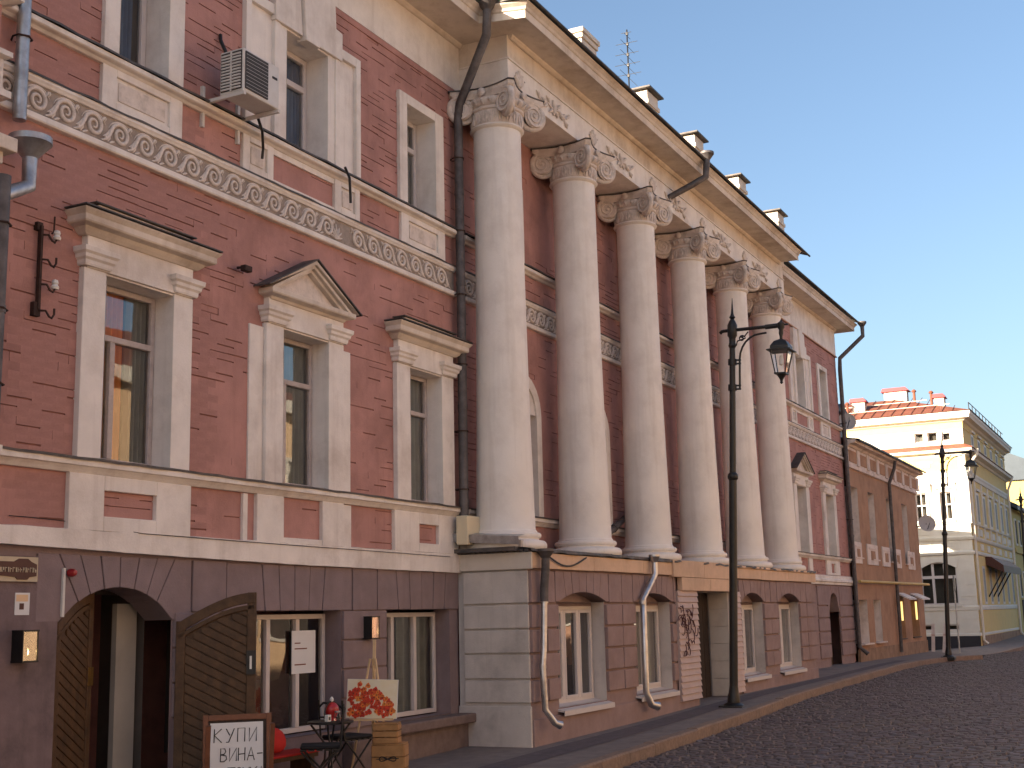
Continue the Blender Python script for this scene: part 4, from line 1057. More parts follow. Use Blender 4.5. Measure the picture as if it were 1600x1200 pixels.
for x_ in (9.62, 10.18):
    O('bracket', MB().box(x_, x_ + .035, -.58, -.0, 6.86, 6.895).box(x_, x_ + .035, -.05, -.01, 6.62, 7.06), 'plastic_white', ac)
tag(O('air_hose', MB().tube([(10.16, -.30, 6.93), (10.4, -.2, 6.8), (10.52, -.12, 6.66), (10.53, -.1, 6.55)], .016, 6), 'iron_black'), 'black hose hanging from the air conditioner over the upper sill course', 'hose')
tag(O('air_cable', MB().tube([(9.95, -.2, 7.36), (9.93, -.1, 7.5), (9.88, -.05, 7.66), (9.9, -.03, 7.74)], .02, 6), 'iron_black'), 'black cable rising from the air conditioner into the pink wall', 'cable')
tag(O('hanging_cable', MB().tube([(11.95, -.2, 6.88), (12.06, -.19, 6.78), (12.12, -.16, 6.6), (12.14, -.15, 6.5)], .016, 6), 'iron_black'), 'short black cable drooping over the carved apron under the triple window', 'cable')
def wall_lantern(x, z, label):
    t = thing('wall_lantern', label, 'wall lantern', (x, 0, z), group='wall lanterns beside the basement windows'); t.scale = (.74, .85, .96)
    O('back_plate', MB().box(-.11, .11, -.02, .0, -.13, .13), 'iron_black', t)
    fr = MB()
    for a in (-.11, .098):
        for b in (-.16, -.03): fr.box(a, a + .012, b, b + .012, -.12, .12)
    fr.box(-.115, .115, -.165, -.0, .12, .135).box(-.115, .115, -.165, -.0, -.135, -.12)
    O('cage', fr, 'iron_black', t)
    O('pane', MB().box(-.105, .105, -.157, -.154, -.12, .12), 'glass_lamp', t); O('pane', MB().box(.1, .103, -.15, -.03, -.12, .12), 'glass_lamp', t)
    O('side_plate', MB().box(-.109, -.106, -.15, -.02, -.12, .12).box(-.106, -.03, -.1535, -.151, -.12, .12), 'iron_black', t)
    O('bulb', MB().lathe((.02, -.09, -.05), [(0, -.035), (.018, -.02), (.022, 0), (.014, .03), (0, .045)], 10, False), 'bulb_glow', t, True)
    return t
wall_lantern(7.60, 1.47, 'black box wall lantern with lit bulb beside the wooden gate')
wall_lantern(12.66, 1.53, 'black box wall lantern with lit bulb above the easel')
pl = thing('street_plaque', 'brown cartouche street name plaque on a cream board high on the mauve wall', 'sign', (7.55, 0, 2.08), world=True)
O('board', MB().box(7.30, 7.735, -.035, -.012, 1.99, 2.19), 'plate_cream', pl)
O('cartouche', MB().prism([(7.30, 2.04), (7.5, 2.025), (7.52, 2.005), (7.62, 2.005), (7.64, 2.025), (7.715, 2.035), (7.715, 2.13), (7.66, 2.15), (7.62, 2.175), (7.53, 2.175), (7.48, 2.15), (7.30, 2.15)], -.045, -.034), 'plate_brown', pl)
lt = MB(); x_ = 7.31
while x_ < 7.69:
    w_ = random.uniform(.014, .02); lt.box(x_, x_ + .005, -.048, -.0452, 2.065, 2.10); lt.box(x_, x_ + w_, -.048, -.0452, random.choice((2.065, 2.08, 2.095)), random.choice((2.07, 2.085)) + .018); x_ += w_ + .008
O('lettering', lt, 'plate_cream', pl)
nt_ = thing('paper_notice', 'faded orange paper notice on the mauve wall above the black lantern', 'notice', (7.6, 0, 1.78), world=True)
O('sheet', MB().box(7.53, 7.68, -.016, -.011, 1.72, 1.90), 'paper', nt_); O('picture', MB().box(7.54, 7.66, -.0185, -.0162, 1.83, 1.885), 'far_ochre', nt_); O('picture', MB().box(7.575, 7.62, -.0185, -.0162, 1.765, 1.815), 'plate_brown', nt_)
si = thing('alarm_siren', 'small red alarm siren at the top of a white cable duct', 'siren', (8.06, 0, 2.07), world=True)
O('dome', MB().lathe((0, 0, 0), [(.0, .05), (.022, .045), (.034, .02), (.036, 0), (.036, -.02), (0, -.02)], 16, False).xf(Matrix.Translation((8.09, -.05, 2.07)) @ Matrix.Rotation(R(90), 4, 'X')), 'siren_red', si, True)
O('duct', MB().box(8.015, 8.04, -.035, -.012, 1.70, 2.11), 'plastic_white', si)
eb = O('meter_box', MB().box(14.58, 14.93, -.30, -.13, 2.55, 2.93), 'plastic_cream', None, bevel=.012); tag(eb, 'cream plastic junction box at the foot of the dark downpipe beside the first column', 'junction box')
ins = thing('insulator_bracket', 'rusty iron wire bracket with porcelain insulators on the brick wall', 'bracket', (7.62, 0, 4.6), world=True)
O('rail', MB().box(7.585, 7.61, -.07, -.03, 4.28, 5.02).box(7.56, 7.62, -.05, -.0, 4.98, 5.05).box(7.55, 7.62, -.06, -.0, 4.22, 4.34), 'iron_rust', ins)
for z_, cup in ((4.94, 1), (4.72, 0), (4.50, 1), (4.27, 0)):
    O('hook', MB().tube([(7.60, -.06, z_), (7.64, -.1, z_), (7.66, -.12, z_ - .05), (7.69, -.12, z_ - .06), (7.715, -.12, z_ - .02), (7.715, -.12, z_ + .03)], .010, 6), 'iron_rust', ins)
    if cup: O('insulator', MB().lathe((7.712, -.12, z_ - .03), [(0, 0), (.03, 0), (.036, .02), (.022, .04), (.03, .055), (.024, .08), (0, .09)], 12, False), 'ceramic_white', ins, True)
O('hook', MB().tube([(7.72, -.05, 4.98), (7.74, -.05, 5.0), (7.745, -.05, 5.14)], .008, 6), 'iron_rust', ins)
fl = thing('floodlight', 'small dark floodlight stub on the pink wall by the triangular window hood', 'lamp', (10.28, 0, 5.25), world=True)
O('arm', MB().tube([(10.25, 0, 5.28), (10.25, -.10, 5.27)], .014, 6), 'iron_rust', fl); O('head', MB().box(10.20, 10.32, -.16, -.09, 5.22, 5.285), 'iron_rust', fl, bevel=.01)
cb = MB()
pts = [(15.2 + 1.25 * t, PY - .1, 2.40 - .13 * math.sin(math.pi * t)) for t in np.linspace(0, 1, 14)]
tag(O('looped_cable', cb.tube(pts, .012, 6), 'iron_black'), 'black cable sagging across the tan fascia above the first arched window', 'cable')
pts = [(7.42 + 1.2 * t, -.025, 2.52 - .05 * t ** 2) for t in np.linspace(0, 1, 8)] + [(8.9, -.075, 2.44), (10.5, -.075, 2.425), (14.5, -.078, 2.40)]
tag(O('wall_cable', MB().tube(pts, .004, 5), 'iron_black'), 'thin cable running along the white band above the basement', 'cable')
po = thing('window_poster', 'white poster with printed lines taped inside the wide shop window', 'poster', (11.8, .18, 1.3), world=True)
O('sheet', MB().box(11.50, 11.93, .186, .194, 1.06, 1.52), 'paper', po)
for k, (z_, w_) in enumerate(((1.38, .10), (1.32, .22), (1.15, .2))): O('print_line', MB().box(11.55, 11.55 + w_, .183, .186, z_, z_ + .012), 'paint_dark', po)

# ================================================================== antenna, dishes
an = thing('roof_antenna', 'thin television aerial mast rising from the roof between the first two chimneys', 'antenna', (22.6, .35, 11.2))
O('mast', MB().tube([(0, 0, -1.0), (0, 0, 3.35)], .016, 6), 'iron_black', an)
for z_, L in ((3.25, .12), (3.0, .26), (2.75, .28), (2.5, .30), (2.25, .32)):
    O('element', MB().tube([(-.05, -L, z_), (-.05, L, z_ + .015)], .006, 5).tube([(-L * 1.6, 0, z_ - .05), (L * 1.6, 0, z_ - .05)], .005, 5), 'iron_black', an)
    O('clamp', MB().box(-.025, .025, -.025, .025, z_ - .03, z_ + .03), 'iron_black', an)
an.location = (22.72, .35, 10.25); an.scale = (.9, .9, .9)

# ================================================================== BROWN BUILDING
BB = thing('brown_building', 'low two-storey ochre-brown house with white frieze panels beside the pink house', 'building', (43, 0, 0), world=True)
BX0, BX1, BY = XR + .10, 48.9, -.10
BUP = [(38.15, 39.05), (40.5, 41.4), (43.3, 44.3), (46.0, 46.95)]
BGR = [(38.2, 39.3), (40.2, 41.25), (43.9, 45.05), (46.3, 47.7)]
bholes = [(a, b, 3.12, 5.2) for a, b in BUP] + [(a, b, .62, 1.88) for a, b in BGR]
O('wall', wall_sheet(MB(), BX0, BX1, .45, 5.8, BY, bholes), 'brown_wall', BB)
O('plinth', MB().box(BX0, BX1 + .02, BY - .03, BY + .05, -.4, .46), 'brown_plinth', BB)
O('body', MB().box(BX0, BX1, BY + .9, 9.0, -.4, 6.3), 'brown_wall', BB)
sd = MB(); sd.add([(BX1, BY, -.4), (BX1, 9, -.4), (BX1, 9, 6.3), (BX1, BY, 6.3)], [(0, 1, 2, 3)]); O('end_wall', sd, 'brown_wall', BB)
O('frieze_board', MB().box(BX0, BX1 + .03, BY - .05, BY + .05, 5.78, 6.36), 'brown_white', BB)
O('string_course', MB().sweep([(BX0, BY), (BX1, BY), (BX1, 3)], [(0, 5.72), (.07, 5.74), (.08, 5.82), (0, 5.84)]), 'brown_white', BB)
O('eaves', MB().sweep([(BX0, BY - .03), (BX1, BY - .03), (BX1, 3)], [(0, 6.34), (.06, 6.36), (.10, 6.42), (.26, 6.44), (.28, 6.53), (0, 6.55)]), 'brown_white', BB)
x_ = BX0 + .15
while x_ < BX1 - .9:
    O('frieze_panel', MB().box(x_, x_ + .95, BY - .075, BY - .049, 5.92, 6.26), 'brown_wall', BB); x_ += 1.42
    O('frieze_pier', MB().box(x_ - .42, x_ - .06, BY - .09, BY - .049, 5.86, 6.34), 'brown_white', BB)
n = 24; mb = MB(); vs = []
for i in range(n + 1):
    xx = BX0 + .02 + (BX1 + .35 - BX0) * i / n; j = random.uniform(-.02, .02); vs += [(xx, BY - .40 + j, 6.50 + j), (xx, BY - .40 + j, 6.56 + j), (xx, 5.0, 7.3)]
mb.add(vs, [(3 * i + k, 3 * i + 3 + k, 3 * i + 4 + k, 3 * i + 1 + k) for i in range(n) for k in range(2)])
O('roof', mb, 'roof_dark', BB)
O('roof', MB().add([(BX1 + .36, BY - .4, 6.53), (BX1 + .36, 5, 7.3), (BX1 + .36, 9, 6.5)], [(0, 1, 2)]), 'roof_dark', BB)
dm = O('dormer', MB().box(38.6, 39.9, .4, 3.5, 6.7, 7.55), 'roof_dark', BB); O('dormer_roof', MB().prism([(38.45, 7.55), (40.1, 7.55), (39.3, 7.85)], .2, 3.5), 'roof_dark', dm); O('dormer_window', MB().box(38.8, 39.7, .38, .4, 6.85, 7.45), 'roof_grey', dm)
for a, b in BUP:
    reveal(a, b, 3.12, 5.2, BY, BY + .34, 'reveal', 'brown_white', BB); window(BB, a + .01, b - .01, 3.13, 5.19, BY + .3, .7, (.5,), mat='frame_white', curt=((0, 1, 'curtain_white'),))
    O('window_sill', MB().box(a - .06, b + .06, BY - .06, BY + .1, 3.08, 3.12), 'brown_white', BB)
for a, b in ((38.0, 38.95), (39.75, 41.25), (42.0, 43.15), (43.95, 45.05), (46.35, 47.6)):
    O('apron_panel', MB().box(a, b, BY - .04, BY + .01, 2.93, 3.56), 'brown_white', BB, bevel=.01)
    c_ = (a + b) / 2; w_ = (b - a) * .2
    ap = O('apron_inset', MB().box(c_ - w_, c_ + w_, BY - .052, BY - .03, 3.08, 3.36), 'brown_wall', BB); O('apron_inset_trim', MB().box(c_ - w_ * 1.9, c_ + w_ * 1.9, BY - .06, BY - .04, 3.41, 3.46), 'brown_white', BB)
for i, (a, b) in enumerate(BGR):
    reveal(a, b, .62, 1.88, BY, BY + .34, 'reveal', 'brown_white' if i < 2 else 'brown_wall', BB)
    if i < 2:
        window(BB, a + .01, b - .01, .63, 1.87, BY + .3, .66, (.4,), mat='frame_white', curt=((0, 1, 'curtain_white'),)); O('window_sill', MB().box(a - .08, b + .1, BY - .12, BY + .1, .58, .62), 'brown_white', BB)
    else:
        window(BB, a + .01, b - .01, .63, 1.87, BY + .3, None, (.5,), mat='wood_dark', curt=())
        O('window_sill', MB().box(a - .02, b + .05, BY - .05, BY + .1, .585, .62), 'wood_dark', BB)
        aw = O('window_awning', MB().prism([(BY - .02, 2.12), (BY - .42, 1.93), (BY - .42, 1.88), (BY - .02, 2.07)], a - .06, b + .06, 'x'), 'barrier_white', BB)
        O('awning_lamp', MB().box(b - .32, b - .18, BY + .01, BY + .05, 1.2, 1.83), 'awning_lamp', aw)
pipe([(43.6, BY - .35, 6.45), (43.6, BY - .3, 6.2), (43.6, BY - .1, 5.7), (43.55, BY - .1, .2)], .055, 'pipe_dark', par=BB, joints=False)
O('gas_pipe', MB().tube([(BX0, BY - .14, 2.40), (49.4, BY - .14, 2.44)], .045, 8), 'gas_yellow', BB, True)
def dish(x, y, z, r, label, ry, wall_y):
    t = thing('satellite_dish', label, 'satellite dish', (x, y, z), group='satellite dishes on the brown house')
    d = MB().lathe((0, 0, 0), [(r * k / 8, .5 * r * (k / 8) ** 2 * .45) for k in range(9)], 24, False)
    d.xf(Matrix.Rotation(ry, 4, 'Z') @ Matrix.Rotation(R(75), 4, 'Y')); O('reflector', d, 'dish_grey', t, True)
    v = Matrix.Rotation(ry, 4, 'Z') @ Vector((.42, 0, .02))
    O('feed_arm', MB().tube([(0, 0, -r * .8), tuple(v)], .012, 5), 'iron_black', t); O('feed_horn', MB().box(v.x - .035, v.x + .035, v.y - .035, v.y + .035, v.z - .03, v.z + .05), 'dish_grey', t)
    O('mount', MB().tube([(0, 0, 0), (.02, wall_y - y, -.1)], .02, 6), 'iron_black', t)
dish(39.2, .1, 7.25, .28, 'round grey satellite dish by the dark dormer at the roof edge', R(205), .5)
dish(48.75, -.45, 4.62, .31, 'round grey satellite dish on the far corner of the brown wall', R(205), -.1)

# ================================================================== PALE CORNER BUILDING
QX, QY, QZ = 56.0, -1.02, .0
PW = thing('pale_corner_building', 'sunlit cream and white corner house with red metal roof', 'building', (QX, 3, 0), world=True)
FY1 = 9.0
ywin2 = [(-.36, .12), (.66, 1.12), (1.75, 2.2)]
hl = [(-.30, 1.14, 1.72, 3.45)] + [(a, b, 5.19, 6.36) for a, b in ywin2] + [(-.53, -.17, 8.5, 8.88), (0.0, .42, 8.5, 8.92), (.56, .95, 8.5, 8.92)] + [(-.24, .40, .66, .90), (.76, 1.3, .66, .90)]
m_ = wall_sheet(MB(), QY, FY1, .45, 9.3, 0, hl); m_.v = [(QX, x, z) for x, y, z in m_.v]
O('front_wall', m_, 'pale_white', PW)
O('side_wall', MB().add([(QX, QY, -.3), (70.5, QY, -.3), (70.5, QY, 9.3), (QX, QY, 9.3)], [(0, 1, 2, 3)]), 'pale_yellow', PW)
O('body', MB().box(QX + .6, 70.5, QY + .02, FY1, -.5, 9.3), 'pale_yellow', PW)
O('plinth', MB().box(QX - .05, QX + .4, QY + .02, FY1, -.8, .43), 'charcoal_stone', PW); O('plinth', MB().box(QX + .4, 70.5, QY - .04, QY + .01, -.5, .40), 'brown_plinth', PW)
def ypr(name, prof, mat, y0=QY, y1=FY1, side_=True):
    pth = [(QX, y1), (QX, y0), (70.5, y0)] if side_ else [(QX, y1), (QX, y0)]
    return O(name, MB().sweep(pth, prof), mat, PW)
ypr('base_moulding', [(0, .42), (.05, .43), (.05, .52), (0, .55)], 'pale_white')
ypr('sill_band', [(0, 1.45), (.04, 1.47), (.05, 1.6), (0, 1.66)], 'pale_white')
for k in range(7):
    z_ = .60 + k * .475
    if 1.4 < z_ < 1.7: continue
    O('rustic_course', MB().box(QX - .018, QX + .01, QY - .004, -.40, z_, z_ + .445), 'pale_white', PW); O('rustic_course', MB().box(QX - .014, QX + .01, 1.25, FY1, z_, z_ + .445), 'pale_white', PW)
ypr('band', [(0, 3.72), (.07, 3.75), (.09, 3.84), (.04, 3.88), (0, 3.9)], 'pale_white')
ypr('band', [(0, 4.32), (.06, 4.34), (.10, 4.43), (.10, 4.47), (0, 4.5)], 'pale_white')
for a, b in ((-.5, .25), (.6, 1.35), (1.7, 2.4)):
    for z_ in (3.98, 4.6):
        O('apron_frame', MB().box(QX - .03, QX + .002, a, b, z_, z_ + .05).box(QX - .03, QX + .002, a, b, z_ + .25, z_ + .30).box(QX - .03, QX + .002, a, a + .05, z_ + .05, z_ + .25).box(QX - .03, QX + .002, b - .05, b, z_ + .05, z_ + .25).box(QX - .025, QX + .002, a + .15, b - .15, z_ + .125, z_ + .16), 'pale_white', PW)
ypr('band', [(0, 4.98), (.06, 5.0), (.08, 5.05), (0, 5.08)], 'pale_white')
O('corner_pilaster', MB().box(QX - .06, QX + .4, QY - .06, QY + .42, 5.08, 6.95), 'pale_white', PW)
for a, b in ywin2:
    O('window_frame', MB().box(QX - .06, QX + .002, a - .09, a, 5.1, 6.46).box(QX - .06, QX + .002, b, b + .09, 5.1, 6.46).box(QX - .06, QX + .002, a, b, 6.36, 6.46).box(QX - .07, QX + .002, a - .1, b + .1, 5.1, 5.19), 'pale_white', PW)
    O('window_hood', MB().box(QX - .14, QX + .002, a - .2, b + .2, 6.66, 6.74).box(QX - .09, QX + .002, a - .16, b + .16, 6.5, 6.66), 'pale_white', PW)
    for yy in (a - .2, b + .1): O('console', MB().prism([(0, 6.74), (-.14, 6.74), (-.1, 6.5), (-.03, 6.3), (0, 6.3)], yy, yy + .1, 'y').xf(Matrix.Translation((QX, 0, 0))), 'pale_white', PW)
ypr('entablature', [(0, 6.92), (.05, 6.94), (.07, 7.06), (.10, 7.12), (.10, 7.2), (0, 7.22)], 'pale_white')
O('yellow_frieze', MB().box(QX - .012, QX + .002, QY + .3, FY1, 7.24, 7.84), 'pale_yellow', PW)
for yy in (.62,):
    O('relief', MB().box(QX - .04, QX - .01, yy - .2, yy + .2, 7.42, 7.68).box(QX - .035, QX - .01, yy - .32, yy + .32, 7.6, 7.66), 'stucco_carving', PW)
ypr('cornice', [(0, 7.86), (.06, 7.88), (.10, 7.96), (.32, 8.0), (.34, 8.12), (0, 8.18)], 'pale_white')
ypr('cornice_roof', [(0, 8.34), (.38, 8.16), (.38, 8.125), (.36, 8.12)], 'roof_red')
for a, b in ((-.53, -.17), (0.0, .42), (.56, .95)): O('attic_frame', MB().box(QX - .03, QX + .002, a - .06, a, 8.44, 8.98).box(QX - .03, QX + .002, b, b + .06, 8.44, 8.98).box(QX - .03, QX + .002, a, b, 8.9, 8.98).box(QX - .03, QX + .002, a, b, 8.44, 8.5), 'pale_white', PW)
ypr('top_band', [(0, 9.0), (.02, 9.0), (.02, 9.3), (0, 9.3)], 'pale_yellow')
ypr('top_cornice', [(0, 9.26), (.10, 9.30), (.16, 9.36), (.34, 9.40), (.36, 9.50), (.40, 9.56), (.40, 9.66), (0, 9.7)], 'pale_white')
for (a, b, c, d) in hl:
    g_ = MB().add([(QX + .12, a, c), (QX + .12, b, c), (QX + .12, b, d), (QX + .12, a, d)], [(0, 1, 2, 3)]); wdw = O('window', MB().box(QX + .06, QX + .10, a, a + .05, c, d).box(QX + .06, QX + .10, b - .05, b, c, d).box(QX + .06, QX + .1, a + .05, b - .05, c, c + .05).box(QX + .06, QX + .1, a + .05, b - .05, d - .05, d), 'frame_white', PW)
    O('pane', g_, 'glass', wdw)
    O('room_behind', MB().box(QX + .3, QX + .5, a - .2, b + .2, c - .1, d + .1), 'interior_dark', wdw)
    O('reveal', MB().add([(QX, a, c), (QX, b, c), (QX, b, d), (QX, a, d), (QX + .3, a, c), (QX + .3, b, c), (QX + .3, b, d), (QX + .3, a, d)], [(0, 1, 5, 4), (1, 2, 6, 5), (2, 3, 7, 6), (3, 0, 4, 7)]), 'pale_white', wdw)
    if d - c > 1.0:
        fr_ = MB()
        if c < 2: 
            for yy in (.18, .66): fr_.box(QX + .05, QX + .1, yy - .05, yy + .05, c, d)
            fr_.box(QX + .048, QX + .1, a, b, 2.78, 2.9)
        else: fr_.box(QX + .05, QX + .1, a, b, c + .62, c + .68).box(QX + .055, QX + .1, (a + b) / 2 - .02, (a + b) / 2 + .02, c, d)
        O('glazing_bar', fr_, 'frame_white', wdw)
# segmental head of the big ground-floor window
poly = [(-.36, 3.6), (1.2, 3.6), (1.2, 3.25)] + [(1.14 - 1.44 * t, 3.2 + .26 * math.sin(math.pi * t)) for t in np.linspace(0, 1, 13)] + [(-.36, 3.25)]
m_ = MB().prism([(y, z) for y, z in poly], QX - .03, QX + .09, 'x'); O('window_arch', m_, 'pale_white', PW)
O('window_sill', MB().box(QX - .08, QX + .1, -.42, 1.28, 1.62, 1.72), 'pale_white', PW)
# hipped roof
rz0, rz1 = 9.68, 10.95
O('roof', MB().add([(QX - .42, QY - .42, rz0), (71.0, QY - .42, rz0), (71.0, FY1, rz0), (QX - .42, FY1, rz0), (59.2, 2.2, rz1), (67.5, 2.2, rz1), (67.5, 6, rz1), (59.2, 6, rz1)], [(0, 1, 5, 4), (1, 2, 6, 5), (2, 3, 7, 6), (3, 0, 4, 7), (4, 5, 6, 7)]), 'roof_red', PW)
for t in (.25, .6): O('roof_rail', MB().tube([(QX - .42 + 3.62 * t, QY - .3 + 3.2 * t, rz0 + 1.27 * t + .14), (QX - .42 + 3.62 * t, 6.0, rz0 + 1.27 * t + .10)], .016, 5), 'chimney_white', PW)
k = 0
for i in range(22):
    yy = QY + .3 + i * .42; O('roof_seam', MB().tube([(QX - .40, yy, rz0 + .02), (QX - .40 + 3.6 * min(1, (yy - QY + .42) / 2.6 if yy < 1.6 else 1), yy if yy > 2.2 else yy, rz0 + .03 + 1.27 * min(1, (yy - QY + .42) / 2.6 if yy < 1.6 else 1))], .018, 4), 'roof_red', PW)
for (x_, y_, w_, z0, z1, cap) in ((59.3, 1.7, .5, 10.4, 11.35, .12), (57.2, -.2, .2, 9.9, 10.55, .08), (57.3, 3.2, .28, 9.9, 10.7, .1)):
    ch = O('chimney', MB().box(x_, x_ + .5, y_, y_ + 2 * w_, z0 - .6, z1), 'chimney_white', PW); O('chimney_cap', MB().prism([(y_ - cap, z1), (y_ + 2 * w_ + cap, z1), (y_ + 2 * w_ + cap * .4, z1 + .16), (y_ + cap * .2, z1 + .16)], x_ - .1, x_ + .6, 'x'), 'cap_red', ch)
for (x_, y_, z1) in ((58.6, 1.25, 11.15), (58.8, .55, 11.05), (57.0, 3.9, 10.6), (58.2, .15, 10.6)): O('vent_pipe', MB().tube([(x_, y_, 9.8), (x_, y_, z1)], .06, 8).lathe((x_, y_, z1), [(.1, -.02), (.11, .02), (.05, .09), (0, .1)], 10, False), 'roof_red', PW)
rl = MB()
for x_ in np.arange(57.0, 69, 1.1): rl.tube([(x_, QY - .2, 9.68), (x_, QY - .2, 10.2)], .02, 5)
for z_ in (9.95, 10.2): rl.tube([(57.0, QY - .2, z_), (68.9, QY - .2, z_)], .018, 5)
O('roof_railing', rl, 'charcoal_stone', PW)
# street side: windows, reliefs, pipes, canopy
for x_ in np.arange(58.3, 69.0, 2.1):
    for z0, z1 in ((1.7, 3.3), (5.1, 6.45), (8.45, 9.0)):
        w = O('window', MB().box(x_, x_ + .8, QY - .012, QY + .01, z0, z1), 'frame_white', PW)
        O('pane', MB().box(x_ + .14, x_ + .66, QY - .018, QY - .0125, z0 + .1, z1 - .1), 'curtain_grey', w)
        if z0 > 1.8: O('window_hood', MB().box(x_ - .12, x_ + .92, QY - .09, QY + .01, z1 + .06, z1 + .16), 'pale_white', PW)
    for z_ in (3.96, 4.58): O('apron_frame', MB().box(x_, x_ + .8, QY - .05, QY + .002, z_, z_ + .28), 'pale_white', PW)
    O('pilaster', MB().box(x_ - .5, x_ - .2, QY - .05, QY + .002, 4.5, 6.9), 'pale_white', PW)
O('street_base', MB().box(57.2, 70.3, QY - .03, QY + .002, .4, 1.4), 'pale_yellow', PW)
O('downpipe', MB().tube([(56.3, QY - .5, 8.1), (56.3, QY - .45, 7.9), (56.25, QY - .09, 7.4), (56.25, QY - .09, .25), (56.25, QY - .25, .1)], .06, 10), 'pale_white', PW, True); O('downpipe', MB().tube([(69.8, QY - .4, 8.1), (69.8, QY - .12, 7.4), (69.8, QY - .12, .3), (69.8, QY - .25, .15)], .06, 10), 'pale_white', PW, True)
can = O('door_canopy', MB().prism([(QY, 3.75), (QY - .25, 3.72), (QY - .72, 3.35), (QY - .74, 3.05), (QY - .7, 3.05), (QY, 3.4)], 59.6, 66.5, 'x'), 'plate_brown', PW)
for x_ in (59.7, 61.2, 62.7): O('canopy_strut', MB().tube([(x_, QY - .66, 3.1), (x_, QY, 2.0)], .03, 6), 'iron_black', can)

# ================================================================== FAR YELLOW HOUSES
YH = thing('yellow_house', 'narrow yellow house with gable beyond the cream corner house', 'building', (74, 3, 0), world=True)
O('wall', MB().prism([(QY - .05, -.3), (10, -.3), (10, 6.6), (4.5, 9.6), (QY - .05, 6.6)], 71.0, 80.0, 'x'), 'yellow_wall', YH)
O('roof', MB().prism([(QY - .4, 6.5), (4.5, 9.75), (10, 6.5), (10, 6.75), (4.5, 10.0), (QY - .4, 6.75)], 70.9, 80.2, 'x'), 'roof_grey', YH)
O('band', MB().box(71.0, 80, QY - .14, QY - .04, 4.3, 4.55), 'yellow_wall', YH); O('door', MB().box(72.2, 73.6, QY - .09, QY - .04, 0, 1.9), 'interior_dark', YH)
for x_ in np.arange(71.8, 79, 1.8):
    for z_ in (2.0, 4.7): w = O('window', MB().box(x_, x_ + .8, QY - .10, QY - .04, z_, z_ + 1.4), 'pale_white', YH); O('pane', MB().box(x_ + .1, x_ + .7, QY - .11, QY - .101, z_ + .1, z_ + 1.3), 'interior_dark', w)
GH = thing('grey_roof_house', 'distant ochre house with grey metal roof at the far end of the street', 'building', (90, 3, 0), world=True)
O('wall', MB().box(82, 100, -3.2, 12, -.3, 9.0), 'yellow_wall', GH); O('roof', MB().prism([(-3.6, 9.0), (4, 12.6), (12, 9.0)], 81.8, 100, 'x'), 'roof_grey', GH)
O('porch_roof', MB().prism([(-3.9, 6.9), (-3.2, 8.1), (-2.0, 7.9), (-2.0, 6.9)], 80.4, 82.0, 'x'), 'roof_blue', GH)
for y_ in np.arange(-2.6, 3, 1.6):
    for z_ in (1.6, 4.6): w = O('window', MB().box(81.93, 82.01, y_, y_ + .8, z_, z_ + 1.5), 'pale_white', GH); O('pane', MB().box(81.91, 81.929, y_ + .1, y_ + .7, z_ + .1, z_ + 1.4), 'interior_dark', w)

